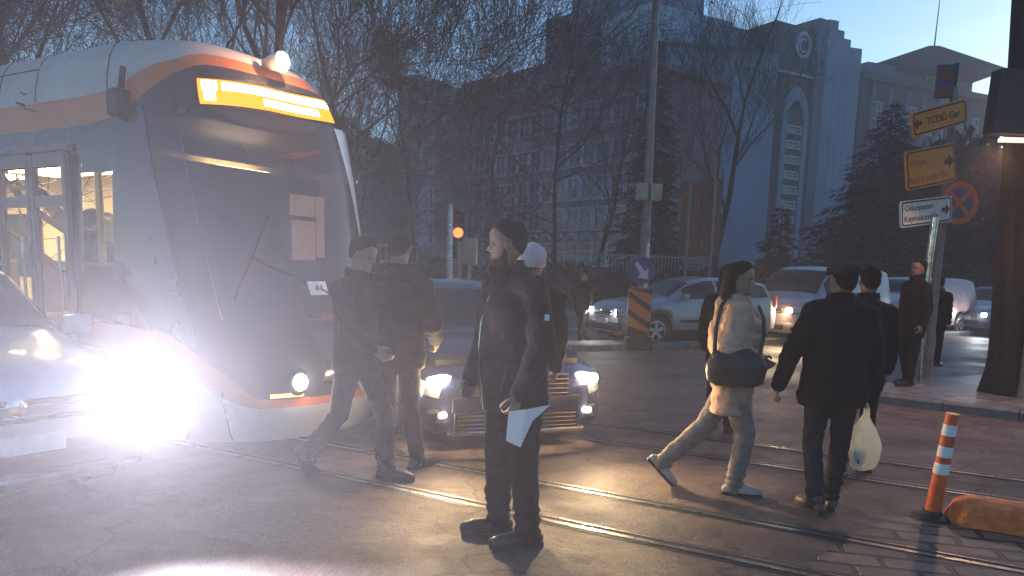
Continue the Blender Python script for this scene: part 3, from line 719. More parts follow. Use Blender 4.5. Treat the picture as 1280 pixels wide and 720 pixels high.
# traffic signal with an amber light, grey pole, hanging cabinet
pt=at(573,300,13.5); 
ro=empty('traffic_light',(pt.x,pt.y,0),0,'dark traffic signal with a glowing orange lamp left of the man with papers','traffic light')
z=at(573,283,13.5).z
b=MB(); b.tube([(0,.1,0),(0,.1,z+.35)],.05,10); b.build('post',M['polepaint'],ro,True)
b=MB(); b.box((0,0,z-.12),(.26,.16,.86),0,.03)
for k in range(3): b.tube([(0,-.06,z+.15-k*.26),(0,-.22,z+.14-k*.26)],.1,14,cap=False)
h_=b.build('housing',M['black'],ro)
for k in range(3):
    b=MB(); b.lathe([(0,-.1),(.05,-.098),(.085,-.085),(.085,-.07)],20,'y',c=(0,0,z+.15-k*.26)); b.build('lamp',emitmat('amber signal lamp',(1.,.16,.04),1.3) if k==1 else M['darkboard'],h_)
pt=at(562,330,13.0)
ro=empty('sign_pole',(pt.x,pt.y,0),0,'slim pale pole left of the traffic signal above the dark blue car roof','pole')
b=MB(); zt=at(562,255,13.).z; b.tube([(0,0,0),(0,0,.9),(0,0,.95),(0,0,zt)],[.075,.07,.05,.04],12); b.build('post',M['galv'],ro,True)
b=MB(); b.lathe([(0,0),(.13,0),(.13,.03),(.08,.05),(.08,.02)],12); b.build('base_plate',M['galv'],ro)
pt=at(586,330,12.4)
ro=empty('signal_cabinet',(pt.x,pt.y,0),R(-8),'beige box on a thin post just left of the bearded man\'s face','cabinet')
z1=at(586,297,12.4).z; z0=at(586,331,12.4).z
b=MB(); b.box((.02,0,(z0+z1)/2),(.22,.16,z1-z0),0,.02); b.box((-.14,0,(z0+z1)/2-.03),(.09,.14,(z1-z0)*.85),0,.02); c_=b.build('box',M['box'],ro)
b=MB(); b.box((.02,-.085,(z0+z1)/2),(.17,.012,(z1-z0)*.85),0,.004); b.build('door',M['box'],c_)
b=MB(); b.tube([(0,0,0),(0,0,z0)],.035,8); b.build('post',M['box'],ro,True)
# leaning direction sign assembly: two posts, sheets
base=G(1140,481,.12); topp=at(1168,276,base.y)
base2=G(1158,475,.12); top2=at(1190,150,base2.y+.1)
M['shinypole']=mat('shiny steel pole',(.45,.42,.40),.25,.95,var=.3,scale=8,rvar=.12)
ro=empty('direction_sign_post',base,0,'shiny leaning steel post carrying the white and lower direction signs','sign post')
b=MB(); v=topp-base; b.tube([(0,0,0),v*.5,v*1.02],[.055,.052,.05],14); b.build('post',M['shinypole'],ro,True)
b=MB(); b.tube([Vector((.12,.02,0)),v*.5+Vector((.05,.06,0))],.028,10); b.build('strut',M['shinypole'],ro,True)
b=MB(); b.lathe([(0,.03),(.16,.02),(.2,0)],14); b.lathe([(0,.05),(.07,.05),(.08,.0)],12,c=(.13,.03,0)); b.build('footing',M['kerb'],ro)
ro2=empty('direction_sign_post',base2,0,'dark leaning post behind the shiny post, carrying the yellow direction signs','sign post')
b=MB(); v2=top2-base2; v2=v2*1.12; b.tube([(0,0,0),v2*.5,v2],[.06,.056,.052],14); b.build('post',M['polepaint'],ro2,True)
b=MB(); b.lathe([(0,.04),(.15,.03),(.19,0)],14); b.build('footing',M['kerb'],ro2)
def sign(name,label,corners,Y,tilt,m,lines,arrow=None,arrowpos='R',border=True,mink=None,cat='direction sign'):
    # corners: tl,tr,br,bl pixels; the right end is further away than the left one by `tilt` metres
    tl,tr,br,bl=corners
    P=[at(*tl,Y),at(*tr,Y+tilt),at(*br,Y+tilt),at(*bl,Y)]
    c=sum(P,Vector())/4; ex=((P[1]+P[2])-(P[0]+P[3])); w=ex.length/2; ex.normalize(); ez=((P[0]+P[1])-(P[3]+P[2])); h=ez.length/2; ez=(ez-ex*ez.dot(ex)).normalized(); ey=ex.cross(ez)*-1
    T=Matrix((( ex.x,-ey.x,ez.x,c.x),(ex.y,-ey.y,ez.y,c.y),(ex.z,-ey.z,ez.z,c.z),(0,0,0,1)))
    T=Matrix(((ex.x,ez.cross(ex).x,ez.x,c.x),(ex.y,ez.cross(ex).y,ez.y,c.y),(ex.z,ez.cross(ex).z,ez.z,c.z),(0,0,0,1)))
    o=empty(name,(0,0,0),0,label,cat); o.matrix_world=T
    b=MB(); b.prism([(x,0,z) for x,z in rr(0,0,w/2,h/2,.04,3)],(0,1,0),.03); sh=b.build('sheet',m,o)
    if border:
        b=MB(); q=rr(0,0,w/2-.015,h/2-.015,.035,3); q2=rr(0,0,w/2-.035,h/2-.035,.025,3); n_=len(q)
        b.add([(x,-.003,z) for x,z in q]+[(x,-.003,z) for x,z in q2],[(i,(i+1)%n_,n_+(i+1)%n_,n_+i) for i in range(n_)]); b.build('border',M['ink'],sh)
    for s_,sz,x,z,mm,al in lines:
        text(s_,sz*h,'lettering',mm,sh,Matrix.Translation((x*w,-.004,z*h))@RXM,.0015,al,bold=.0)
    if arrow:
        b=MB(); ax,az,asz,dr=arrow; q=asz*h
        pts=[(0,.5),(.5,0),(0,-.5),(0,-.18),(-.5,-.18),(-.5,.18),(0,.18)] if dr>0 else [(0,.5),(-.5,0),(0,-.5),(0,-.18),(.5,-.18),(.5,.18),(0,.18)]
        b.prism([(ax*w+x*q,-.002,az*h+z_*q) for x,z_ in pts],(0,-1,0),.004); b.build('arrow',M['ink'],sh)
    b=MB(); b.box((.0,.05,0),(w*.8,.04,.04)); b.build('bracket',M['galv'],o)
    return o
sY=base.y-.16
sign('direction_sign','upper yellow direction sign reading TCDD Gar with an arrow at its left end',((1143,143),(1211,121),(1206,155),(1139,170)),sY+.05,.35,M['yellow'],[('TCDD Gar',.42,.06,-.02,M['ink'],'CENTER')],arrow=(-.41,0,.45,-1))
sign('direction_sign','lower yellow direction sign with two lines of red lettering and a right arrow',((1135,191),(1198,177),(1191,227),(1131,238)),sY,.35,M['yellow'],[('Vilayet',.24,-.44,.17,M['signred'],'LEFT'),('Büyükşehir Bel.',.235,-.46,-.27,M['signred'],'LEFT')],arrow=(.36,.05,.34,1))
sign('direction_sign','white direction sign reading Odunpazari Kaymakamligi with a right arrow, lowest on the post',((1128,252),(1192,244),(1188,277),(1124,285)),sY-.05,.3,M['signwhite'],[('Odunpazarı',.3,-.43,.2,M['ink'],'LEFT'),('Kaymakamlığı',.3,-.44,-.2,M['ink'],'LEFT')],arrow=(.37,0,.4,1))
# no-parking disc
c=at(1198,254,base2.y-.12); r=.30
o=empty('no_parking_sign',c,R(8),'round no parking sign, red ring on blue, half hidden behind the white direction sign','road sign')
b=MB(); b.lathe([(0,-.012),(r,-.012),(r+.005,-.006),(r+.005,.01),(0,.01)],40,'y'); dsk=b.build('disc',M['signblue'],o,True)
b=MB(); b.lathe([(r*.72,-.014),(r*.72,-.018),(r,-.018),(r,-.014)],40,'y')
for a_ in (45,-45): b.box((0,-.016,0),(r*1.55,.004,r*.2),0,0,Matrix.Rotation(R(a_),4,'Y'))
b.build('ring',M['signred'],dsk)
# small sign above, seen dark
c=at(1181,102,base2.y+.1)
o=empty('small_sign',c,R(-12),'small upright blue and white sign above the yellow direction signs','road sign')
b=MB(); b.box((0,0,0),(.24,.03,.46),0,.01); sh=b.build('sheet',M['signblue'],o)
b=MB(); b.box((0,-.017,.09),(.19,.004,.2),0,.0); b.box((0,-.017,-.14),(.19,.004,.13)); b.build('symbol',M['brown'],sh)
b=MB(); b.box((.14,.03,-.05),(.05,.05,.6)); b.build('bracket',M['plastic'],o)
# leaning trunk and dark board at the right edge
tb=G(1262,492,.12)
tb.z=.12; tt=at(1283,-60,tb.y)
t=empty('tree_trunk',tb,0,'thick dark tree trunk standing on the pavement at the right edge of the picture','tree')
v=tt-tb; n_=26; vs=[];fs=[];K=20
rng=random.Random(3)
v=v*1.55
for i in range(n_+1):
    f=i/n_; c=v*f; r_=(.235*(1-f*.72)+.12*math.exp(-f*22)); 
    for k in range(K):
        a_=2*PI*k/K; q=r_*(1+.09*math.sin(a_*5+f*6)+.05*math.sin(a_*9-f*14)); vs.append((c.x+q*math.cos(a_),c.y+q*math.sin(a_),c.z))
for i in range(n_):
    for k in range(K): fs.append((i*K+k,i*K+(k+1)%K,(i+1)*K+(k+1)%K,(i+1)*K+k))
b=MB(); b.add(vs,fs); b.build('trunk',M['bark'],t,True)
b=MB()
def br(p,d,L,r,lv):
    pts=[p];q=p.copy();dd=d.copy()
    for i in range(4): dd=(dd+Vector((rng.gauss(0,.15),rng.gauss(0,.15),rng.gauss(.05,.12)))).normalized(); q=q+dd*L/4; pts.append(q.copy())
    b.tube(pts,[r,r*.85,r*.7,r*.55,r*.4],5 if lv<1 else 3,cap=False)
    if lv<3:
        for j in range(4): 
            i=rng.randint(1,4); s=Vector((rng.gauss(0,1),rng.gauss(0,1),rng.gauss(.2,1))).normalized(); br(pts[i],(dd+s*.9).normalized(),L*.6,r*.5,lv+1)
for k in range(7): br(v*(.86+.02*k),Vector((abs(rng.gauss(0,1))+.8,rng.gauss(0,1),.9)).normalized(),1.9,.07,0)
b.build('crown',M['twig'],t,fixn=False)
dB=at(1262,128,9.6)
o=empty('dark_board',(dB.x,dB.y,0),0,'large dark board high at the right edge with a small light under its lower edge','sign board')
z1=at(1250,88,9.6).z; z0=at(1250,169,9.6).z; x0=at(1226,128,9.6).x-dB.x
b=MB(); b.box((x0+.75,0,(z0+z1)/2),(1.5,.22,z1-z0),0,.02,Matrix.Rotation(R(2),4,'Y')); pn=b.build('panel',M['darkboard'],o)
b=MB(); b.tube([(x0+1.1,.2,.12),(x0+1.15,.2,z1)],.08,10); b.build('post',M['polepaint'],o,True)
b=MB(); b.box((x0+.5,-.05,z0-.06),(.5,.1,.05),0,.015); b.build('lamp',emitmat('lamp under the board',(1.,.72,.6),.6),pn)
# orange bollard (leaning) and orange kerb block
pb=G(1164,648); tp=at(1191,517,pb.y-.05)
o=empty('bollard',pb,0,'leaning orange flexible bollard with white bands, standing by the orange kerb block','bollard')
v=tp-pb
def band(f0,f1,ex,m,name='band',par=o):
    b=MB(); k=6; rad=lambda f:.052-.012*f
    b.tube([v*(f0+(f1-f0)*i/k) for i in range(k+1)],[rad(f0+(f1-f0)*i/k)+ex for i in range(k+1)],24,cap=True); return b.build(name,m,par,True)
pst=band(0,1,0,M['orange'],'post')
for f0,f1 in ((.80,.90),(.60,.70),(.44,.54)): band(f0,f1,.002,M['whitesheet'],'reflective_band',pst)
for f0,f1 in ((.70,.80),(.54,.60)): band(f0,f1,.0022,M['darkred'] if 0 else M['signred'],'red_band',pst)
b=MB(); b.lathe([(0,.0),(.13,.0),(.125,.02),(.07,.035),(.055,.06),(0,.06)],24); b.build('base',M['black'],o,True)
k0=G(1196,655); k1=G(1300,674); 
M['blockpaint']=mat('flaking orange paint on concrete',(.95,.16,.02),.7,var=.3,scale=14,bump=.6,bscale=50,c2=(.8,.2,.05))
o=None
bm=MB(); dv=(k1-k0).normalized(); L=1.05; secs=[]
for i in range(25):
    f=i/24; t_=f*L; e=min(1,math.sqrt(max(.0,min(t_,L-t_))/.12)); secs.append((t_,.055+.09*e,.05+.12*e))
vs=[];fs=[]; prof=[(-1,0),(-1.,.35),(-.97,.7),(-.88,.9),(-.6,1.0),(0,1.02),(.6,1.),(.88,.9),(.97,.7),(1.,.35),(1,0)]
rng=random.Random(9)
for t_,w_,h_ in secs:
    for x,z in prof: vs.append((t_,x*w_+rng.gauss(0,.002),z*h_+rng.gauss(0,.003)))
K=len(prof)
for i in range(24):
    for j in range(K-1): fs.append((i*K+j,i*K+j+1,(i+1)*K+j+1,(i+1)*K+j))
fs.append(tuple(range(K))); fs.append(tuple(24*K+j for j in range(K))[::-1])
bm.add(vs,fs); o=bm.build('kerb_block',M['blockpaint'],None,True); o.location=k0+Vector((-.02,.12,0)); o.rotation_euler=(0,0,math.atan2(dv.y,dv.x)+R(4))
tag(o,'low worn concrete kerb block painted orange, beside the leaning bollard','kerb block')

bl=at(1243,178,9.6); beam(Vector((bl.x,bl.y-.1,bl.z-.12)),Vector((-.35,-.35,-1)),LAMPB,165,(1.,.58,.33),.12,1.,'board_lamp_light')
# ================================================================== TRAM
TO=Vector((-1.5,6.45,0)); TA=math.atan2(-.497,.868)
M['tramroof']=mat('grey white roof paint',(.68,.50,.43),.6,var=.14,scale=1.5)
M['tramwhite']=mat('white tram paint',(.72,.70,.68),.3,var=.08,scale=2,coat=.5)
M['tramorange']=mat('orange tram paint',(.75,.17,.03),.4,var=.08,scale=3,coat=.4)
M['trammask']=glassmat('tram windscreen glass',(.36,.31,.33),.42,.08)
M['tramblack']=mat('glossy black band',(.018,.017,.02),.12,var=.3,coat=.5)
M['tramglass']=glassmat('tram side window',(.86,.86,.84),.86,.03)
M['seam']=mat('panel seam',(.05,.045,.045),.7)
M['cream']=mat('cream interior wall',(.75,.62,.36),.5,var=.1)
M['tramfloor']=mat('tram floor',(.12,.11,.11),.7)
M['doorframe']=mat('door frame paint',(.26,.18,.16),.4,var=.1)
M['yellowpole']=mat('yellow grab pole',(.8,.55,.03),.35)
M['seatblue']=mat('seat cloth',(.1,.07,.06),.8,var=.3)
tram=empty('tram',TO,TA,'modern tram with grey white roof, orange stripe, lit amber destination display and dark windscreen','tram')
Wf=pch([.18,.5,1.,2.2,2.8,3.1,3.28,3.38,3.44,3.465],[1.08,1.14,1.18,1.17,1.13,1.03,.86,.58,.25,.01])
Uf=pch([.18,.45,.7,1.1,1.4,2.,2.6,2.9,3.1,3.25,3.36,3.43,3.465],[.0,.12,.14,.03,-.09,-.3,-.5,-.6,-.68,-.80,-1.02,-1.3,-1.6])
NL=1.12; NPf=pch([1.5,2.8],[2.25,3.3]); REAR=-13.
def TS(a,z,off=0.):
    """a in degrees -90..90 round the nose; beyond that -90-k is k metres back along the near side"""
    W_,U=Wf(z),Uf(z); k=0; NP=NPf(z)
    if a<-90: k=-90-a; a=-90
    if a>90: k=a-90; a=90
    s=math.sin(R(a)); c=max(0,math.cos(R(a)))
    y=W_*math.copysign(abs(s)**(2/NP),s); x=U-NL+NL*c**(2/NP)
    nx=c; ny=s
    if k: x=x+(REAR-x)*min(1,k/12.)
    return Vector((x+nx*off,y+ny*off,z))
def tpatch(name,a0,a1,zl,zh,m,par,off=0.,na=60,nz=16,th=0.):
    al=[a0+(a1-a0)*i/na for i in range(na+1)]; vs=[];fs=[]
    for a in al:
        l,h=(zl(a) if callable(zl) else zl),(zh(a) if callable(zh) else zh)
        for j in range(nz+1): vs.append(TS(a,l+(h-l)*j/nz,off))
    for i in range(na):
        for j in range(nz): q=i*(nz+1)+j; fs.append((q,q+nz+1,q+nz+2,q+1))
    b=MB(); b.add(vs,fs); o=b.build(name,m,par,fixn=False); me=o.data; me.polygons.foreach_set('use_smooth',[True]*len(me.polygons)); return o
f_b2=pch([0,36,55,72,90],[.53,.53,.80,1.03,1.08]); f_dd=pch([0,36,55,70,90],[.07,.07,.22,.24,.2])
f_b3=pch([0,25,42,58,70,82,90],[3.12,3.10,3.00,2.83,2.70,2.63,2.61]); f_dt=pch([0,40,60,90],[.09,.11,.2,.22])
b2=lambda a:f_b2(min(90,abs(a))); b1=lambda a:b2(a)-f_dd(min(90,abs(a))); b3=lambda a:f_b3(min(90,abs(a)))+.05*math.sin(R(max(-90,min(90,a))))*(1 if a>0 else .0); b4=lambda a:b3(a)+f_dt(min(90,abs(a)))
tpatch('body',-102,102,.18,b1,M['tramwhite'],tram,na=160,nz=10)
tpatch('lower_stripe',-102,102,b1,b2,M['tramorange'],tram,na=160,nz=4)
ust=tpatch('upper_stripe',-102,102,b3,b4,M['tramorange'],tram,na=160,nz=4)
roof=tpatch('roof',-102,102,b4,3.465,M['tramroof'],tram,na=160,nz=22)
ws=tpatch('windscreen',-60,90,b2,b3,M['trammask'],tram,na=120,nz=24)
tpatch('side_band',-102,-60,2.61,b3,M['tramblack'],tram,off=0,na=60,nz=3)
tpatch('side_band',-90,-60,b2,1.08,M['tramblack'],tram,off=0,na=30,nz=3)
# far side band closed
tpatch('side_band',90,102,b2,b3,M['tramblack'],tram,na=20,nz=4)
b=MB(); b.quad((-13,-1.15,.2),(-13,1.15,.2),(-13,1.15,3.2),(-13,-1.15,3.2)); b.build('rear_panel',M['tramblack'],tram)
b=MB(); b.box((-6.9,0,.3),(12.2,1.9,.22)); b.build('underframe',M['under'],tram)
def ysurf(x,z):
    W_,U=Wf(z),Uf(z); q=(x-(U-NL))/NL; NP=NPf(z)
    return -W_ if q<=0 else -W_*max(.0,1-min(1,q)**NP)**(1/NP)
def spatch(name,x0,x1,z0,z1,m,par,off=0.,nx=8,nz=8):
    vs=[];fs=[]
    for i in range(nx+1):
        for j in range(nz+1):
            z=z0+(z1-z0)*j/nz; xa=x0(z) if callable(x0) else x0; xb=x1(z) if callable(x1) else x1; x=xa+(xb-xa)*i/nx
            vs.append((x,ysurf(x,z)-off,z))
    for i in range(nx):
        for j in range(nz): q=i*(nz+1)+j; fs.append((q,q+nz+1,q+nz+2,q+1))
    b=MB(); b.add(vs,fs); o=b.build(name,m,par,fixn=False); me=o.data; me.polygons.foreach_set('use_smooth',[True]*len(me.polygons)); return o
# near side window band with openings
wins=[(-1.56,-1.18,1.55,2.24)]
door=(-2.74,-1.66)
wins+=[(-2.18,-1.76,.0,.0)]
x=-2.9
openings=[(-1.56,-1.18,1.55,2.24),(-2.16,-1.74,1.08,2.30),(-2.66,-2.24,1.08,2.30)]
x=-2.95
while x>-12:
    openings.append((x-1.35,x,1.35,2.30)); x-=1.5
zb_,zt_=1.08,2.61
spatch('side_band',lambda z:TS(-60,z).x,-1.18,zb_,zt_,M['tramblack'],tram,nx=14,nz=14)
# strip to meet the windscreen lower curve
xprev=-1.18
for (xa,xb,z0,z1) in openings:
    if xprev-xb>.001: spatch('side_band',xprev,xb,zb_,zt_,M['tramblack'],tram,nx=2,nz=10)
    if z0>zb_: spatch('side_band',xb,xa,zb_,z0,M['tramblack'],tram,nx=3,nz=4)
    spatch('side_band',xb,xa,z1,zt_,M['tramblack'],tram,nx=3,nz=4)
    xprev=xa
spatch('side_band',xprev,REAR,zb_,zt_,M['tramblack'],tram,nx=3,nz=4)
for (xa,xb,z0,z1) in openings[:1]+openings[3:]:
    w_=spatch('side_window',xb,xa,z0,z1,M['tramglass'],tram,off=-.012,nx=3,nz=4)
# door leaves: frames proud of the band, with glass and a cross bar
for xa,xb in ((-2.2,-1.69),(-2.71,-2.21)):
    b=MB(); y=-1.205; t=.055
    for xx in (xa+t/2,xb-t/2): b.box((xx,y,1.35),(t,.05,2.1),0,.012)
    for z,hh in ((2.36,.1),(2.03,.09),(.98,.14),(.34,.1)): b.box(((xa+xb)/2,y+.004,z),(xb-xa-.11,.042,hh))
    lf=b.build('door_leaf',M['doorframe'],tram)
    b=MB(); b.box(((xa+xb)/2,y+.02,.66),(xb-xa-.1,.02,.56)); b.build('door_panel',M['tramwhite'],lf)
    for z0,z1 in ((1.06,1.98),(2.08,2.31)):
        b=MB(); b.box(((xa+xb)/2,y+.012,(z0+z1)/2),(xb-xa-.11,.012,z1-z0)); b.build('door_glass',M['tramglass'],lf)
    b=MB(); b.tube([(xb-.09,y-.05,1.05),(xb-.09,y-.05,1.75)],.013,8); b.build('handle',M['alloy'],lf)
b=MB(); b.box((-2.2,-1.175,2.45),(1.06,.05,.06),0,.015); b.build('door_header',M['doorframe'],tram)
# interior
b=MB(); b.box((-7.2,0,.42),(11.2,2.1,.06)); b.build('floor',M['tramfloor'],tram)
b=MB(); b.box((-7.2,0,2.5),(11.2,2.1,.05)); b.build('ceiling',M['cream'],tram)
b=MB(); b.box((-7.2,1.07,1.45),(11.2,.04,2.05)); iw=b.build('inner_wall',M['cream'],tram)
for k in range(7):
    b=MB(); b.prism([(-1.9-k*1.6+x,1.045,1.72+z) for x,z in rr(0,0,.55,.42,.14)],(0,-1,0),.012); b.build('far_window',M['pane'],iw)
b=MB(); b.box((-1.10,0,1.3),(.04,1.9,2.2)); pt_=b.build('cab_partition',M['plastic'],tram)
for k in range(4):
    b=MB(); b.box((-3.2-k*2.6,-.1,2.46),(2.0,.5,.03)); b.build('ceiling_lamp',emitmat('tram ceiling lamp',(1.,.80,.42),11.),tram)
b=MB(); b.box((-1.5,.3,2.42),(.2,.6,.06)); b.build('ceiling_lamp',emitmat('tram ceiling lamp',(1.,.82,.45),11.),tram)
for x_,y_ in ((-1.98,-.78),(-2.75,-.62),(-3.1,.3),(-4.6,-.6),(-6.2,-.6),(-1.75,-.9)):
    b=MB(); b.tube([(x_,y_,.45),(x_,y_,2.48)],.02,10); b.build('grab_pole',M['yellowpole'],tram,True)
for k in range(6):
    for s in (-.72,.72):
        b=MB(); b.box((-3.7-k*1.35,s,.86),(.45,.46,.09),0,.03); b.box((-3.93-k*1.35,s,1.2),(.09,.46,.66),0,.03); b.box((-3.7-k*1.35,s,.63),(.2,.2,.36)); b.build('seat',M['seatblue'],tram)
# yellow validator box seen in the first window
b=MB(); b.box((-1.5,-.62,1.95),(.12,.10,.42),0,.02); b.build('ticket_machine',M['yellowpole'],tram)
# cab: seat, console, partition window
b=MB(); b.box((-.80,.0,.95),(.4,.5,.1),0,.03); b.box((-1.0,0,1.3),(.1,.5,.7),0,.03); b.build('driver_seat',M['seatblue'],tram)
b=MB(); b.box((-.42,0,.85),(.35,1.2,.5),0,.08); b.build('console',M['plastic'],tram)
def onx(px,py,xl):
    x,y,z=ray(px,py); a=rd.x*x+rd.y*y; o=rd.dot(TO); k=(xl+o)/a if 0 else None
    k=(xl+rd.x*TO.x+rd.y*TO.y)/(rd.x*x+rd.y*y); p=Vector((x*k,y*k,CH+z*k)); return Vector((xl,(p-TO).dot(rn),p.z))
M['glowpane']=mat('beige pane with painted glow',(.55,.44,.38),.6,var=.15,emit=(1,.7,.5),es=.30)  # emission put into the panes imitates saloon light shining through
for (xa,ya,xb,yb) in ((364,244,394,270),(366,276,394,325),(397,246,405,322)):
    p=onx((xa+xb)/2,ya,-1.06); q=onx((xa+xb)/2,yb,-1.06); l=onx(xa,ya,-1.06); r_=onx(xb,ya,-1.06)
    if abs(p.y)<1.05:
        b=MB(); b.box((-1.07,(l.y+r_.y)/2,(p.z+q.z)/2),(.03,abs(r_.y-l.y),abs(p.z-q.z)),0,.004); b.build('partition_pane',M['glowpane'],pt_)
# pillar trim at the far edge of the windscreen: a pale tapering strip
def pillar():
    vs=[];fs=[];n_=20
    for j in range(n_+1):
        f=j/n_; z=1.70+(2.83-1.70)*f; a_in=40-14*f**1.3; o_=.012+.05*f**1.2
        vs+= [TS(a_in,z,.008),TS((a_in+44)/2,z,.012+.55*o_),TS(44,z,o_),TS(50,z,o_*.9),TS(56,z,-.01)]
    for j in range(n_):
        for q in range(4): fs.append((j*5+q,j*5+q+1,j*5+q+6,j*5+q+5))
    fs.append((0,1,2,3,4)); fs.append(tuple(n_*5+q for q in range(5)))
    b=MB(); b.add(vs,fs); return b.build('pillar_trim',M['tramwhite'],tram,True)
pillar()
# destination display
DT=lambda a:.11*math.sin(R(a))
disp=tpatch('destination_display',-33,33,lambda a:2.81+DT(a),lambda a:3.05+DT(a),M['black'],tram,off=.006,na=30,nz=4)
M['dispbase']=emitmat('amber display field',(1.,.26,.012),1.0); M['dispon']=emitmat('lit display lines',(1.,.80,.42),30.)
tpatch('display_field',-31,31.5,lambda a:2.83+DT(a),lambda a:3.03+DT(a),M['dispbase'],disp,off=.010,na=30,nz=4)
for a0,a1,z0,z1 in ((-29,-21.5,2.93,3.005),(-28.3,-23,2.85,2.93),(-19,29,2.94,3.0),(-3,14,2.855,2.91)):
    tpatch('lit_line',a0,a1,(lambda a,z0=z0:z0+.01+DT(a)),(lambda a,z1=z1:z1+.01+DT(a)),M['dispon'],disp,off=.013,na=20,nz=2)
# roof lamp, headlights, indicator
def tl(name,a,z,r,m,par=None,fl=.5,off=.0):
    p=TS(a,z,off); b=MB(); b.ball(p,(r*fl,r,r),20,12); return b.build(name,m,par or tram,True)
b=MB(); b.lathe([(.035,-.78),(.06,-.70),(.075,-.60),(.08,-.56),(.06,-.56)],24,'x',(0,0,3.25)); th_=b.build('lamp_housing',M['tramroof'],tram,True)
b=MB(); b.ball((-.565,0,3.25),(.035,.07,.07),20,12); b.build('top_lamp',emitmat('top lamp',(1.,.92,.75),40.),th_,True)
for s in (-1,1):
    a=s*math.degrees(math.asin((.49/Wf(.66))**(2.25/2)))
    b=MB(); 
    hs=tl('headlight_housing',a,.66,.11,M['plastic'],fl=.4,off=.0)
    tl('headlight',a,.665,.066,emitmat('tram headlight',(1.,.95,.9),30.),hs,fl=.6,off=.045)
tpatch('indicator',-34,-20,.545,.575,emitmat('amber indicator',(1.,.6,.12),1.2),tram,off=.006,na=8,nz=2)
# vehicle number behind the glass
pn=TS(-3,1.40,.01); pl=tpatch('number_card',-8.3,-.3,1.335,1.445,M['plate'],tram,off=.010,na=6,nz=2)
mid=(TS(-8.3,1.39,.0)+TS(-.3,1.39,.0))/2; nrm=Vector((1,-.12,.28)).normalized(); X_=Vector((0,0,1)).cross(nrm)*1; X_.normalize(); Y_=nrm.cross(X_)
text('44',.085,'number',M['ink'],pl,Matrix(((X_.x,Y_.x,nrm.x,mid.x+.022),(X_.y,Y_.y,nrm.y,mid.y),(X_.z,Y_.z,nrm.z,mid.z-.003),(0,0,0,1))),.001)
# wiper, side camera, seams
b=MB(); b.tube([TS(20,1.08,.03),TS(8,1.25,.04),TS(-28,1.62,.04)],.012,6); b.tube([TS(-40,1.3,.035),TS(-16,1.95,.035)],.010,6); b.build('wiper',M['under'],tram)
cm=Vector((-1.08,ysurf(-1.08,2.72),2.74))
b=MB(); b.box(cm+Vector((0,-.05,0)),(.14,.12,.2),0,.03); b.tube([cm+Vector((.0,-.03,.1)),cm+Vector((0,.0,.27))],.022,8); b.build('side_camera',M['plastic'],tram)
def seam(pts,par,w=.006,m=None,name='panel_seam'):
    b=MB(); b.tube(pts,w,4); return b.build(name,m or M['seam'],par)
seam([TS(-67+4*math.sin(i/8*2.2),.2+i*.06,.002) for i in range(11)],tram)
seam([TS(-50+6*(1-i/8)**2-3,.2+i*.05,.002) for i in range(9)],tram)
seam([TS(-80,.2+i*.08,.002) for i in range(10)],tram)
for k in (.55,1.15,2.3,3.4,4.6): seam([TS(-90-k,z,.002) for z in (2.84,2.95,3.1,3.2,3.28,3.34,3.38,3.42)],roof)
seam([TS(-90-.55-k*.6,3.13,.002) for k in range(12)],roof)
seam([TS(-78,z,.002) for z in (2.75,2.85,2.95,3.05,3.15,3.25,3.3,3.35,3.4)],roof)
seam([TS(-60,z,.002) for z in [1.0+.1*i for i in range(18)]],ws,.008)
# a-pillar highlight painted as a grey strip along the windscreen seal
seam([TS(-47+3*(i/10),1.15+i*.15,.004) for i in range(10)],ws,.005,M['polepaint'],'seal_highlight')
# tram lights
for s in (-1,1):
    a=s*math.degrees(math.asin((.49/Wf(.66))**(2.25/2))); p=TS(a,.665,.10); wp=TO+rd*p.x+rn*p.y+Vector((0,0,p.z))
    beam(wp,rd+Vector((0,0,-.04)),35,75,(1.,.92,.85),.05,1.,'tram_headlight_lamp')
point(TO+rd*(-.42)+Vector((0,0,3.36)),TOPL,(1,.62,.38),.01,'tram_top_lamp_light')
b=MB(); b.box((-1.22,0,2.70),(1.05,1.86,.04)); b.build('cab_ceiling',M['plastic'],tram)
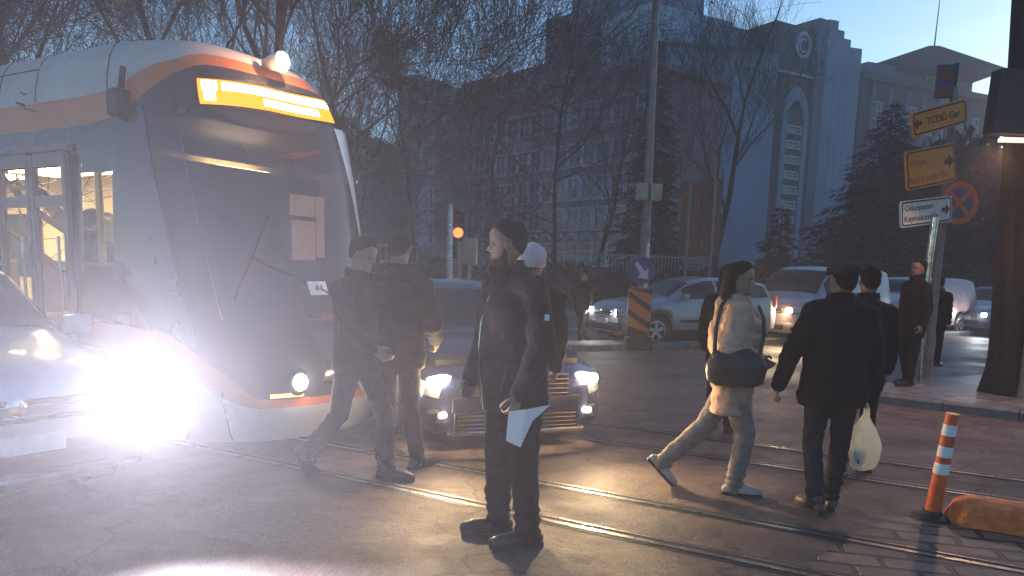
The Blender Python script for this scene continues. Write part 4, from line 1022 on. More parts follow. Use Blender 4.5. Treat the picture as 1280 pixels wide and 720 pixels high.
# ================================================================== CARS
class Car:
    def __init__(s,L,st,arch,rw,aR=.05):
        ds=[q[0] for q in st]; s.L=L; s.zt=pch(ds,[q[1] for q in st]); s.wr=pch(ds,[q[2] for q in st]); s.zb=pch(ds,[q[3] for q in st]); s.w=pch(ds,[q[4] for q in st]); s.zlb=pch(ds,[q[5] for q in st])
        s.arch=arch; s.rw=rw; s.aR=aR
    def zl(s,d):
        z=s.zlb(d)
        for a in s.arch:
            q=(s.rw+s.aR)**2-(d-a)**2
            if q>0: z=max(z,s.rw+math.sqrt(q))
        return z
    def P(s,d,t,off=0.):
        sg=1 if t>=0 else -1; t=abs(t)      # t: 0 sill .. 6 roof centre ; sign = side (+ left). beyond 6 mirrored by caller
        w,zl,zb,wr,zt=s.w(d),s.zl(d),s.zb(d),s.wr(d),s.zt(d)
        zl=min(zl,zb-.08)
        ys=[w-.07,w-.015,w,w-.035,wr,wr*.72,0]; zs=[zl,zl+.05,zl+(zb-zl)*.6,zb,max(zb+.012,zt-.055),max(zb+.02,zt-.012),zt+.004]
        i=min(int(t),5); f=t-i
        if i in(0,1,2): f=f
        y=ys[i]+(ys[i+1]-ys[i])*f; z=zs[i]+(zs[i+1]-zs[i])*f
        # round off
        if i==3: y+=.018*math.sin(PI*f); 
        if i==4: z+=.014*math.sin(PI*f)
        if i==5: z+=.008*math.sin(PI*f)
        if i==1: y+=.010*math.sin(PI*f)
        return Vector((s.L/2-d,sg*y,z))
    def body(s,m,par,name='body'):
        ts=[0,.5,1,1.25,1.5,1.75,2,2.25,2.5,2.75,2.93,3.05,3.3,3.6,3.85,4,4.2,4.5,4.75,5,5.33,5.66,6]
        full=[(1,t) for t in ts]+[(-1,t) for t in ts[-2::-1]]
        ds=[s.L*i/110 for i in range(111)]; vs=[];fs=[]; K=len(full)
        for d in ds:
            for sg,t in full: 
                p=s.P(d,t); p.y*=sg; vs.append(p)
        for i in range(110):
            for j in range(K-1): fs.append((i*K+j,i*K+j+1,(i+1)*K+j+1,(i+1)*K+j))
        fs.append(tuple(range(K))[::-1]); fs.append(tuple(110*K+j for j in range(K)))
        b=MB(); b.add(vs,fs); o=b.build(name,m,par,fixn=True); me=o.data; me.polygons.foreach_set('use_smooth',[True]*len(me.polygons)); me.set_sharp_from_angle(angle=R(32)); return o
    def patch(s,name,d0,d1,t0,t1,m,par,sg=0,off=.006,nd=12,nt=8):
        # sg=0: across the middle, from t0 on the left to t0 on the right
        vs=[];fs=[]
        T=[(1,t0+(t1-t0)*j/nt) for j in range(nt+1)] if sg else [(1,t0+(6-t0)*j/nt) for j in range(nt+1)]+[(-1,6-(6-t0)*j/nt) for j in range(1,nt+1)]
        if sg: T=[(sg,t) for _,t in T]
        for i in range(nd+1):
            for q,t in T:
                f=i/nd; D0=d0(t) if callable(d0) else d0; D1=d1(t) if callable(d1) else d1; d=D0+(D1-D0)*f
                p=s.P(d,t); e=.02; pd=s.P(d+e,t)-s.P(d-e,t); pt=s.P(d,min(6,t+.05))-s.P(d,max(0,t-.05)); n=pd.cross(pt)
                n=n.normalized() if n.length>1e-9 else Vector((0,0,1))
                if n.z<0 and t>4: n=-n
                if t<=4 and n.y<0: n=-n
                if t>=5.95: n.y=0
                p=p+n*off; p.y*=q; vs.append(p)
        K=len(T)
        for i in range(nd):
            for j in range(K-1): fs.append((i*K+j,i*K+j+1,(i+1)*K+j+1,(i+1)*K+j))
        b=MB(); b.add(vs,fs); o=b.build(name,m,par,fixn=False); me=o.data; me.polygons.foreach_set('use_smooth',[True]*len(me.polygons)); return o
    def wheels(s,par,tw=.2,spokes=5):
        w=s.w(s.arch[0])
        for a in s.arch:
            for sg in (1,-1):
                x=s.L/2-a; yo=sg*(w-.03); yi=sg*(w-.03-tw); r=s.rw; c=(x,0,r)
                b=MB(); pr=[(r*.62,yi),(r*.9,yi),(r,yi+sg*.03),(r,yo-sg*.03),(r*.93,yo),(r*.66,yo),(r*.62,yo-sg*.03)]
                b.lathe(pr,36,'y',c); ty=b.build('wheel',M['black'],par,True)
                b=MB(); b.lathe([(r*.6,yi),(r*.6,yo-sg*.02),(r*.66,yo-sg*.004),(r*.6,yo+sg*.004),(r*.56,yo-sg*.03),(r*.56,yo-sg*.06)],36,'y',c); b.lathe([(0,yo-sg*.012),(r*.16,yo-sg*.014),(r*.18,yo-sg*.03),(r*.18,yo-sg*.06)],18,'y',c)
                for k in range(spokes):
                    an=2*PI*k/spokes+.3; b.box((x+math.cos(an)*r*.36,yo-sg*.03,r+math.sin(an)*r*.36),(r*.46,.028,r*.15),0,.006,None) if 0 else b.add(*spoke(x,yo-sg*.03,r,an))
                b.build('rim',M['alloy'],ty,True)
                b=MB(); b.lathe([(0,yo-sg*.075),(r*.6,yo-sg*.075),(r*.6,yo-sg*.08)],24,'y',c); b.build('brake_disc',M['under'],ty)
    def tub(s,par):
        w=s.w(s.L/2); b=MB(); b.box((0,0,.5),(s.L-.5,2*w-.52,.62)); b.box((0,0,.33),(s.L-2.35,2*w-.2,.2)); b.build('underbody',M['under'],par)
def spoke(x,y,r,an):
    bm=bmesh.new(); bmesh.ops.create_cube(bm,size=1); T=Matrix.Translation((x,y,r))@Matrix.Rotation(-an,4,'Y')@Matrix.Translation((r*.36,0,0))
    for v in bm.verts: v.co=T@Vector((v.co.x*r*.46,v.co.y*.03,v.co.z*r*(.16 if v.co.x<0 else .24)))
    bm.verts.index_update(); o=([v.co.copy() for v in bm.verts],[[v.index for v in f.verts] for f in bm.faces]); bm.free(); return o
def mirror_part(c,x,z,m,par,sg,w):
    b=MB(); b.box((x,sg*(w+.10),z),(.11,.2,.15),0,.035); o=b.build('wing_mirror',m,par,True)
    b=MB(); b.box((x-.058,sg*(w+.10),z),(.004,.15,.1)); b.build('mirror_glass',M['chrome'],o)
    return o
def lamp(par,x,y,z,sx,sy,sz,m,rz=0,name='headlight',bev=.03):
    b=MB(); b.box((x,y,z),(sx,sy,sz),rz,bev); return b.build(name,m,par,True)
def box_part(name,par,c,sz,m,rz=0,bev=.01,sm=False):
    b=MB(); b.box(c,sz,rz,bev); return b.build(name,m,par,sm)
TXF=Matrix(((0,0,1,0),(1,0,0,0),(0,1,0,0),(0,0,0,1)))      # lettering facing local +x
def W2(root,p):
    a=root.rotation_euler[2]; return root.location+Vector((p[0]*math.cos(a)-p[1]*math.sin(a),p[0]*math.sin(a)+p[1]*math.cos(a),p[2]))
def head(h): return math.atan2(h[1],h[0])
def clearlens(name,c,s): return emitmat(name,c,s)
# ---------------- dark blue saloon in the middle
M['bluepaint']=mat('dark blue car paint',(.03,.045,.12),.25,.4,var=.1,coat=1.)
M['grille']=mat('grille black',(.015,.015,.015),.4)
M['bumper']=mat('bumper blue paint',(.035,.045,.10),.3,.3,coat=.8)
h=Vector((math.sin(R(20)),-math.cos(R(20)),0)); fc=Vector((.05,6.45,0)); L=4.77
pas=empty('parked_car',fc-h*L/2,head(h),'dark blue saloon car with both headlights lit, standing behind the man with papers','car'); pas.name='saloon_car'
c=Car(L,[(0,.64,.48,.58,.58,.26),(.04,.68,.60,.62,.72,.24),(.12,.73,.69,.66,.82,.22),(.28,.79,.75,.70,.88,.2),(.7,.88,.78,.80,.905,.2),(1.22,.97,.76,.88,.915,.2),(1.32,1.0,.74,.9,.915,.2),(1.95,1.36,.60,.95,.915,.2),(2.5,1.455,.57,.96,.915,.2),(3.3,1.43,.56,.98,.915,.2),(4.1,1.14,.62,.99,.90,.2),(4.3,1.07,.7,.99,.89,.22),(4.65,1.04,.7,.95,.85,.25),(4.77,.9,.66,.84,.76,.3)],(.90,3.68),.33)
c.body(M['bluepaint'],pas); c.wheels(pas); c.tub(pas)
c.patch('windscreen',1.36,1.93,4.12,6,M['carglass'],pas); c.patch('rear_window',3.45,4.05,4.2,6,M['carglass'],pas)
for sg in(1,-1):
    c.patch('side_window',1.62,2.62,3.1,3.9,M['carglass'],pas,sg); c.patch('side_window',2.70,3.55,3.1,3.9,M['carglass'],pas,sg); mirror_part(c,L/2-1.62,1.0,M['bluepaint'],pas,sg,.9)
    b=MB(); b.box((L/2-2.55,sg*.925,.82),(.16,.03,.03),0,.01); b.build('door_handle',M['chrome'],pas)
X=L/2
g_=box_part('grille',pas,(X+.0,0,.615),(.04,.92,.19),M['grille'])
for z in (.545,.585,.625,.665,.705): box_part('grille_bar',g_,(X+.022,0,z),(.014,.92,.011),M['chrome'],0,.003)
b=MB(); b.lathe([(.055,0),(.062,.01),(.07,.0)],28,'x',(X+.032,0,.645)); b.build('badge',M['chrome'],g_)
lg=box_part('lower_grille',pas,(X+.01,0,.32),(.04,1.12,.15),M['grille'])
for z in (.265,.30,.335,.37): box_part('grille_bar',lg,(X+.034,0,z),(.012,1.08,.010),M['chrome'],0,.003)
box_part('bumper',pas,(X-.01,0,.455),(.07,1.16,.14),M['bumper'],0,.03,True)
box_part('bumper_lip',pas,(X-.0,0,.222),(.07,1.24,.04),M['chrome'],0,.012)
pl=box_part('number_plate',pas,(X+.035,0,.455),(.012,.52,.112),M['plate'],0,.004)
text('013',.10,'plate_number',M['ink'],pl,Matrix.Translation((X+.042,.135,.455))@TXF,.001)
box_part('plate_band',pl,(X+.0425,-.235,.455),(.002,.04,.105),M['signblue'],0,0)
for sg in(1,-1):
    hl=c.patch('headlight_housing',.03,.42,2.35,2.98,M['galv'],pas,sg,.006)
    lamp(hl,X-.085,sg*.655,.655,.13,.24,.085,M['lenswarm'],-sg*R(38),'headlight',.04)
    fl=box_part('fog_lamp_surround',pas,(X-.075,sg*.665,.37),(.12,.2,.11),M['grille'],-sg*R(35),.03)
    lamp(fl,X-.03,sg*.645,.38,.06,.12,.045,M['lenswarm'],-sg*R(35),'fog_lamp',.015)
    p=W2(pas,(X+.10,sg*.66,.67)); beam(p,h+Vector((0,0,-.02)),170,135,(1.,.70,.36),.05,1.)
    p=W2(pas,(X+.10,sg*.66,.38)); beam(p,h+Vector((0,0,-.05)),10,90,(1.,.72,.4),.04,1.)
# ---------------- silver suv beyond the median
M['silver']=mat('silver car paint',(.34,.30,.30),.3,.4,var=.08,coat=.8)
M['clad']=mat('grey plastic cladding',(.04,.038,.038),.6,bump=.1)
def boxy(name,label,L,H,Wd,fcen,hd,paint,kind,lens,power,colr,group=None,front=True):
    root=empty(name,fcen-hd*L/2,head(hd),label,'car' if kind!='van' else 'van',group); w=Wd/2; X=L/2
    if kind=='suv':
        st=[(0,.72,w*.72,.64,w*.78,.3),(.06,.84,w*.78,.70,w*.89,.28),(.3,.95,w*.82,.82,w*.97,.27),(.9,1.04,w*.83,.93,w,.27),(1.1,1.08,w*.82,.96,w,.27),(1.75,H*.93,w*.70,1.0,w,.27),(2.3,H,w*.66,1.02,w,.27),(3.3,H*.985,w*.65,1.05,w,.28),(3.85,H*.93,w*.66,1.07,w*.98,.28),(L-.2,1.2,w*.72,1.05,w*.93,.32),(L,1.0,w*.7,.9,w*.86,.36)]
        cow,wt,wins,rw=1.16,1.74,((1.5,2.35),(2.43,3.2),(3.28,3.75)),.345
    elif kind=='van':
        st=[(0,.78,w*.75,.66,w*.80,.28),(.06,.92,w*.8,.74,w*.9,.26),(.3,1.02,w*.84,.86,w*.97,.25),(.75,1.14,w*.84,.98,w,.25),(.85,1.18,w*.83,1.0,w,.25),(1.5,H*.95,w*.78,1.08,w,.25),(1.9,H,w*.78,1.1,w,.25),(L-.6,H,w*.78,1.1,w,.27),(L-.12,H*.97,w*.78,1.1,w*.97,.3),(L,H*.8,w*.78,1.0,w*.93,.34)]
        cow,wt,wins,rw=.9,1.48,((1.18,1.95),),.32
    else:
        st=[(0,.66,w*.72,.60,w*.78,.24),(.06,.74,w*.78,.65,w*.89,.22),(.3,.84,w*.82,.75,w*.97,.2),(.85,.95,w*.83,.86,w,.2),(1.0,.99,w*.82,.9,w,.2),(1.7,H*.95,w*.68,.94,w,.2),(2.2,H,w*.65,.96,w,.2),(3.1,H*.98,w*.64,.98,w,.2),(L-.35,1.15,w*.7,.98,w*.95,.25),(L,.95,w*.7,.85,w*.86,.3)]
        cow,wt,wins,rw=1.06,1.68,((1.4,2.25),(2.33,3.1)),.31
    c=Car(L,st,(.85,L-.85),rw); c.body(paint,root); c.wheels(root); c.tub(root)
    c.patch('windscreen',cow,wt,4.1,6,M['carglass'],root)
    for sg in(1,-1):
        for a,b_ in wins: c.patch('side_window',a,b_,3.1,3.92,M['carglass'],root,sg)
        mirror_part(c,X-wins[0][0]+.06,1.08 if kind!='hatch' else .98,paint,root,sg,w)
        z=c.zb(2.4)-.14
        for a,b_ in wins[:2]: b=MB(); b.box((X-b_+.12,sg*(w+.012),z),(.17,.03,.035),0,.01); b.build('door_handle',M['chrome'] if kind=='suv' else paint,root)
        if kind=='suv': c.patch('sill_cladding',1.25,L-1.25,.1,1.15,M['clad'],root,sg,.01); c.patch('side_moulding',1.4,3.3,1.55,1.7,M['clad'],root,sg,.01)
        b=MB(); 
        for a,b_ in wins[:2]: 
            b.tube([c.P(b_+.04,1.1,0)*1+Vector((0,.0,0)),c.P(b_+.04,2.0),c.P(b_+.04,2.9)],.006,4)
        for i,v in enumerate(b.v): b.v[i]=(v[0],v[1]*sg,v[2])
        b.build('door_gap',M['seam'],root)
    zt_=c.zt(.06)
    g_=box_part('grille',root,(X+.0,0,zt_-.13),(.03,w*.95,.13),M['grille'],0,.02)
    for k in(-.03,.03): box_part('grille_bar',g_,(X+.018,0,zt_-.13+k),(.012,w*.93,.014),M['chrome'],0,.003)
    b=MB(); b.ball((X+.02,0,zt_-.1),(.02,.055,.055),14,8); b.build('badge',M['signred'] if kind=='van' else M['chrome'],g_,True)
    box_part('bumper',root,(X-.03,0,.42),(.10,w*1.72,.2),M['clad'] if kind=='suv' else paint,0,.04,True)
    box_part('lower_grille',root,(X+.012,0,.40),(.03,w*1.1,.11),M['grille'],0,.02)
    pl=box_part('number_plate',root,(X+.03,0,.52),(.012,.5,.11),M['plate'],0,.004)
    for sg in(1,-1):
        hl=box_part('headlight_housing',root,(X-.1,sg*w*.72,zt_-.12),(.24,w*.36,.18),M['galv'],-sg*R(30),.04)
        if lens: lamp(hl,X-.05,sg*w*.72,zt_-.12,.2,w*.25,.12,lens,-sg*R(30),'headlight',.045)
        box_part('fog_lamp',root,(X-.02,sg*w*.74,.38),(.08,.14,.1),M['grille'],-sg*R(25),.02)
        if power: beam(W2(root,(X+.12,sg*w*.72,zt_-.12)),hd+Vector((0,0,-.06)),power,130,colr,.05,1.)
    box_part('tail_lamp',root,(-X+.05,w*.8,1.0),(.1,.16,.3),M['signred'],0,.02); box_part('tail_lamp',root,(-X+.05,-w*.8,1.0),(.1,.16,.3),M['signred'],0,.02)
    return root,c
hs=Vector((-.93,-.37,0)).normalized()
boxy('suv','silver compact SUV with dark lower cladding behind the striped marker',4.05,1.52,1.78,Vector((1.95,16.9,0)),hs,M['silver'],'suv',M['lensblue'],60,(.85,.92,1.))
M['vanwhite']=mat('pale van paint',(.30,.25,.25),.35,.1,var=.08,coat=.6)
M['vancream']=mat('cream van paint',(.42,.24,.22),.35,.0,var=.08,coat=.5)
hv=Vector((-.77,-.64,0)).normalized()
boxy('van','pale panel van with warm lit headlights between the woman and the man with the cap',4.6,1.84,1.84,Vector((6.0,18.4,0)),hv,M['vanwhite'],'van',M['lenswarm'],220,(1.,.75,.42))
hw=Vector((-.86,-.52,0)).normalized()
boxy('van','pinkish cream van standing behind the pale van, seen beyond the sign posts',4.1,1.66,1.8,Vector((9.95,21.8,0)),hw,M['vancream'],'van',None,0,(1,1,1))
M['darkpaint']=mat('grey blue car paint',(.10,.12,.16),.3,.4,coat=.8)
boxy('hatchback','dark hatchback with cold lit headlights at the end of the queue on the right',4.2,1.45,1.76,Vector((13.3,22.9,0)),Vector((-.80,-.60,0)),M['darkpaint'],'hatch',M['lensblue'],120,(.9,.94,1.))
# ---------------- near car at the left edge, headlight towards the camera
M['icepaint']=mat('pale blue grey car paint',(.40,.44,.52),.3,.35,var=.06,coat=.8)
hn=Vector((.80,-.60,0)); lf=Vector((.60,.80,0)); hp=Vector((-2.52,4.84,0)); Ln=4.2
fcn=hp-lf*.63+hn*.1
nc,cc=boxy('near_car','pale car at the left edge of the picture with a dazzling headlight',Ln,1.62,1.78,fcn,hn,M['icepaint'],'suv',M['lens'],0,(1,1,1)); nc['category']='car'
for sg,pw in ((1,1),(-1,.12)):
    p=W2(nc,(Ln/2+.14,sg*.65,.74)); tgt=Vector((0,0,1.5))
    beam(p,(tgt-p).normalized()+Vector((.08,0,.07)),NEARP*pw,100,(.88,.87,1.),.06,1.)
# ================================================================== PEOPLE
V=Vector
def head_mesh(s,woman=False):
    # neck pivot at z=0 = chin level; face towards +y
    fz=[0,.008,.022,.034,.045,.054,.063,.070,.082,.10,.118,.135,.17,.20,.222,.235]; fy=[.045,.066,.080,.082,.075,.083,.079,.086,.079,.079,.077,.087,.087,.073,.045,.0]
    bz=[0,.03,.06,.09,.12,.16,.20,.222,.235]; by=[.0,.03,.068,.090,.102,.104,.084,.048,.0]
    wz=[0,.02,.05,.09,.13,.17,.20,.222,.235]; wx=[.030,.047,.060,.069,.074,.075,.062,.036,.003]
    f=pch(fz,fy); bk=pch(bz,by); wd=pch(wz,wx)
    NA,NZ=64,72; vs=[];fs=[]
    for i in range(NZ+1):
        z=.235*(1-math.cos(PI*i/NZ))/2*.0+.235*i/NZ
        for j in range(NA):
            a=2*PI*j/NA; ca,sa=math.cos(a),math.sin(a); p=2.25
            ex=math.copysign(abs(ca)**(2/p),ca); ey=math.copysign(abs(sa)**(2/p),sa)
            x=wd(z)*ex; y=(f(z) if sa>0 else bk(z))*ey
            if sa>0:
                # nose
                nz=max(0,1-abs(z-.092)/.013) if z<.092 else max(0,1-(z-.092)/.04)
                nw=.0105+.006*max(0,1-abs(z-.088)/.014); y+=(.026 if not woman else .021)*(nz**.8)*math.exp(-(x/nw)**2)
                # eye sockets, cheeks, lips
                y-=.011*math.exp(-((abs(x)-.032)/.014)**2-((z-.119)/.011)**2)
                y+=.004*math.exp(-((abs(x)-.042)/.018)**2-((z-.092)/.016)**2)
                y+=.004*math.exp(-((abs(x)-.03)/.02)**2-((z-.134)/.006)**2)
                y-=.004*math.exp(-(x/.022)**2-((z-.0665)/.0022)**2)
            vs.append(V((x,y,z))*s)
    for i in range(NZ):
        for j in range(NA): fs.append((i*NA+j,i*NA+(j+1)%NA,(i+1)*NA+(j+1)%NA,(i+1)*NA+j))
    fs.append(tuple(range(NA))[::-1]); fs.append(tuple(NZ*NA+j for j in range(NA)))
    return vs,fs,NA,NZ
def hair_part(name,root,T,hv,hf,NA,s,test,thick,m,amp=.004,seed=0):
    cen=V((0,-.005,.12))*s; keep=[test(v/s) for v in hv]; mp={};vs=[];fs=[]
    def add(i):
        if i not in mp:
            v=hv[i]; d=(v-cen).normalized(); q=thick(v/s) if callable(thick) else thick
            q*=min(1,max(.15,keep[i]*1.)); q+=amp*noise.noise(v*55/s+V((seed,0,0)))
            mp[i]=len(vs); vs.append(v+d*max(.0012,q)*s)
        return mp[i]
    for f in hf:
        if len(f)==4 and all(keep[i]>0 for i in f): fs.append([add(i) for i in f])
    b=MB(); b.add([T@v for v in vs],fs); o=b.build(name,m,root,fixn=False)
    me=o.data; me.polygons.foreach_set('use_smooth',[True]*len(me.polygons))
    return o
def hand_mesh(b,wr,d,pn,side,curl,s=1.,thumb=1):
    """wrist point, hand direction, palm normal; side = direction of the thumb"""
    d=d.normalized(); pn=(pn-d*pn.dot(d)).normalized(); sd=d.cross(pn).normalized()
    if sd.dot(side)<0: sd=-sd
    L=.088*s
    for k in range(4):
        o=(.030-.020*k)*s; b.caps(wr+sd*o*.6+d*.008*s,.0125*s,wr+d*L*(1-.03*abs(k-1))+sd*o,.0105*s,8)
    lens=[.072,.080,.074,.058]
    for k in range(4):
        o=(.030-.020*k)*s; p=wr+d*L*(1-.03*abs(k-1))+sd*o; l=lens[k]*s; c=curl*(1+.12*k); dd=d.copy(); r=.0088*s
        for j,(fr,rr_) in enumerate(((.45,.0088),(.3,.008),(.25,.0072))):
            dd=(Matrix.Rotation(0,3,'X')@(dd*math.cos(c)+pn*math.sin(c))).normalized() if j==0 else (dd*math.cos(c)+ (pn2)*math.sin(c)).normalized()
            pn2=(pn-dd*pn.dot(dd)); pn2=pn2.normalized() if pn2.length>1e-4 else (-d)
            if j>0 and c*(j+1)>PI/2: pn2=(-d-dd*(-d).dot(dd)).normalized()
            q=p+dd*l*fr; b.caps(p,r,q,rr_*s,8); p=q; r=rr_*s
    t0=wr+sd*.022*s+d*.018*s; t1=t0+(sd*.8+d*.75+pn*.5).normalized()*.040*s; t2=t1+(sd*.15+d*.9+pn*.7).normalized()*.03*s; t3=t2+(d*.8+pn*.7-sd*.3).normalized()*.024*s
    b.chain([t0,t1,t2,t3],[.014*s,.0115*s,.010*s,.0085*s],8)
DEF=dict(pel=(0,0,.95),che=(0,0,1.30),nek=(0,0,1.47),chin=(0,.035,1.555),
  shL=(-.185,0,1.42),elL=(-.235,-.03,1.14),wrL=(-.235,.05,.90),shR=(.185,0,1.42),elR=(.235,-.03,1.14),wrR=(.235,.05,.90),
  hiL=(-.09,0,.93),knL=(-.10,.02,.50),anL=(-.11,-.02,.085),hiR=(.09,0,.93),knR=(.10,.02,.50),anR=(.11,-.02,.085))
def person(label,loc,rz,H=1.75,pose=None,jacket=None,jlen=.80,trous=None,shoe=None,hyaw=0,hpitch=0,hair='short',hat=None,beard=False,scarf=None,vox=.012,woman=False,puff=0,hood=False,handcurl=.5,jw=1.,toeL=0,toeR=0,skin=None,collar=.06,group=None,loose=1.,hands=True,belt=False):
    s=H/1.78; J={k:V(v)*s for k,v in DEF.items()}
    for k,v in (pose or {}).items(): J[k]=V(v)*s
    root=empty('person',loc,rz,label,'person',group)
    sk=skin or M['skin']
    side=(J['shR']-J['shL']).normalized(); up=(J['nek']-J['pel']).normalized(); fwd=up.cross(side).normalized()
    # ---- body: one continuous remeshed surface
    b=MB()
    b.chain([J['pel'],(J['pel']+J['che'])/2,J['che'],J['che'].lerp(J['nek'],.6)],[.12*s,.115*s,.125*s,.10*s])
    b.chain([J['shL'],J['shL'].lerp(J['nek'],.5),J['shR'].lerp(J['nek'],.5),J['shR']],[.052*s,.06*s,.06*s,.052*s])
    b.chain([J['nek'],J['chin']+V((0,-.035,.04))*s],[.058*s,.054*s])
    for q in 'LR':
        b.chain([J['sh'+q],J['el'+q],J['wr'+q]],[.05*s,.040*s,.027*s]); b.chain([J['hi'+q],J['kn'+q],J['an'+q]],[.085*s,.055*s,.040*s])
        hd_=V((0,math.cos(R(toeL if q=='L' else toeR)),0)); b.chain([J['an'+q],J['an'+q]+V((0,.07,-.045))*s],[.030*s,.022*s])
    bm_=remesh(b,max(vox,.012),3)
    Th=Matrix.Translation(J['chin'])@Matrix.Rotation(R(hyaw),4,'Z')@Matrix.Rotation(R(hpitch),4,'X')@Matrix.Translation(V((0,-.035,-.0))*s)
    hs_=s*1.05; hv,hf,NA,NZ=head_mesh(hs_,woman)
    hb=MB(); hb.add([Th@v for v in hv],hf)
    for sg in(-1,1):
        # ears: rim + lobe
        c=[V((sg*.073,-.004-.012*math.sin(a)*0+.014*math.cos(a),.118+.026*math.sin(a))) for a in [2*PI*i/10 for i in range(11)]]
        hb.tube([Th@(v*hs_+V((sg*.004*hs_,0,0))) for v in c],.0058*hs_,6,cap=False); hb.ball(Th@(V((sg*.072,-.002,.118))*hs_),(.007*hs_,.012*hs_,.022*hs_),8,6)
    meshes=[bm_,hb.mesh('h',True)]
    if hands:
        hm=MB()
        for q,sg in (('L',-1),('R',1)):
            d=(J['wr'+q]-J['el'+q]).normalized(); d=(d+V((0,0,-.25))).normalized(); cu=handcurl[q] if isinstance(handcurl,dict) else handcurl
            hand_mesh(hm,J['wr'+q]+d*.01*s,d,V((-sg,0,0))+V((0,.2,0)),V((0,1,0)),cu,s)
        meshes.append(remesh(hm,.0045 if vox<.015 else .007,1))
    me=joinm(meshes); bo=link('body',me,sk,root)
    for m_ in meshes: bpy.data.meshes.remove(m_)
    for sg in(-1,1):
        e=MB(); e.ball(Th@(V((sg*.032,.0625,.118))*hs_),.0118*hs_,10,8); eo=e.build('eye',M['eye'],bo,True)
        e=MB(); e.ball(Th@(V((sg*.032,.0755,.118))*hs_),.0048*hs_,8,6); e.build('pupil',M['ink'],bo,True) if 0 else None
    def hairline(v):     # >0 inside hair
        x,y,z=v; 
        lim=.185 if y>.03 else (.150 if y>.0 else (.105 if y>-.03 else .055))
        if y>.0: lim=.145+(.197-.145)*min(1,max(0,(y-.0)/.06))
        elif y>-.03: lim=.10+.05*(y+.03)/.03
        else: lim=max(.045,.10+(y+.03)*1.0)
        lim+=.006*noise.noise(V((x*70,y*70,z*40)))
        return max(0,min(1,(z-lim)/.03))
    if hair:
        th_=(lambda v:.0035+.012*max(0,min(1,(v.z-.15)/.07))) if hair=='short' else (lambda v:.022)
        hair_part('hair',root,Th,hv,hf,NA,hs_,(lambda v:hairline(v)),th_,M['hair'],.006)
    if hair=='long':
        b=MB(); b.loft([(Th@(V((0,-.045,.20))*hs_),.06,.05),(Th@(V((0,-.075,.13))*hs_),.085,.055),(Th@(V((0,-.085,.05))*hs_),.09,.06),(Th@(V((0,-.10,-.04))*hs_),.085,.05),(Th@(V((0,-.11,-.13))*hs_),.05,.03)],20)
        link('long_hair',remesh(b,.012,3,lambda c:.008*noise.noise(V((c.x*60,c.y*60,c.z*9)))),M['hair'],root)
    if beard:
        def bt(v):
            x,y,z=v
            if z>.125 or (y<-.005 and z>.0): return 0
            jaw=.046+.062*max(0,min(1,(.055-y)/.045))
            mouth=1 if (abs(x)<.022 and .052<z<.072 and y>.05) else 0
            if z<jaw or (y>.055 and .070<z<.080 and abs(x)<.028) or (y>.055 and z<.05): return 1 if z<.05 else .7
            return 0
        hair_part('beard',root,Th,hv,hf,NA,hs_,bt,.0032,M['beard'],.0015,3)
    b=MB()
    for sg in(-1,1): b.tube([Th@(V((sg*(.018+.008*i),.083-.0028*i*i*.6+.001,.134+.003*math.sin(i)))*hs_) for i in range(4)],.0028*hs_,5)
    b.build('eyebrows',M['hair'],root,True)
    # ---- trousers
    b=MB(); f=loose
    b.loft([(J['pel']+V((0,0,.10))*s,.155*s,.105*s),(J['pel']+V((0,0,0))*s,.172*s,.118*s),(J['pel']-V((0,0,.08))*s,.165*s,.112*s)],20,side,fwd)
    for q in 'LR':
        k0,k1,k2=J['hi'+q]-V((0,0,.02)),J['kn'+q],J['an'+q]+V((0,0,-.02))*s; mid=k1.lerp(k2,.45)
        b.chain([k0,k0.lerp(k1,.5),k1,mid,k2],[.098*s*f,.086*s*f,.070*s*f,.066*s*f,.060*s*f])
    sd_=hash(label)%97
    def fold(c): return .010*s*abs(noise.noise(V((c.x*7,c.y*7,c.z*13+sd_))))+.006*noise.noise(V((c.x*16,c.y*16,c.z*30)))+(.006*math.sin(c.z*95+3*noise.noise(c*9)) if c.z<.22*s else 0)
    nm=remesh(b,vox*1.1,4,fold); link('trousers',nm,trous,root)
    # ---- shoes
    for q,tz in (('L',toeL),('R',toeR)):
        an=J['an'+q]; Rz=Matrix.Rotation(R(tz),3,'Z'); pit=0
        knee=J['kn'+q]; b=MB()
        base=an-V((0,0,.085*s)); 
        def sp(y,z): return base+Rz@V((0,y*s,z*s))
        lift=max(0,an.z-.10*s)
        pts=[(-.055,.04,.038,.036),(.0,.045,.042,.040),(.08,.038,.047,.032),(.15,.032,.047,.026),(.195,.03,.036,.024)]
        for i in range(len(pts)-1):
            b.caps(sp(pts[i][0],pts[i][1]+.0),pts[i][2]*s,sp(pts[i+1][0],pts[i+1][1]),pts[i+1][2]*s,12)
        b.caps(sp(-.03,.05),.042*s,an+V((0,0,.02)),.047*s,12)
        m_=remesh(b,.009,1,None,None)
        for v in m_.vertices:
            if v.co.z<base.z+.004: v.co.z=base.z+.004
        if lift>.02:
            Tt=Matrix.Translation(an)@Rz.to_4x4()@Matrix.Rotation(-R(45 if lift>.06 else 20),4,'X')@Rz.to_4x4().inverted()@Matrix.Translation(-an); m_.transform(Tt)
        so=link('shoe',m_,shoe,root)
        b=MB(); o_=[(-.09,.0),(-.085,.028),(-.03,.034),(.06,.040),(.14,.046),(.20,.036),(.225,.012),(.225,-.012),(.20,-.036),(.14,-.046),(.06,-.040),(-.03,-.034),(-.085,-.028)]
        b.prism([sp(y,0)+Rz@V((x*s,0,0)) for y,x in o_],(0,0,1),.022*s)
        sl=b.build('sole',M['black'],so)
        if lift>.02: sl.data.transform(Tt)
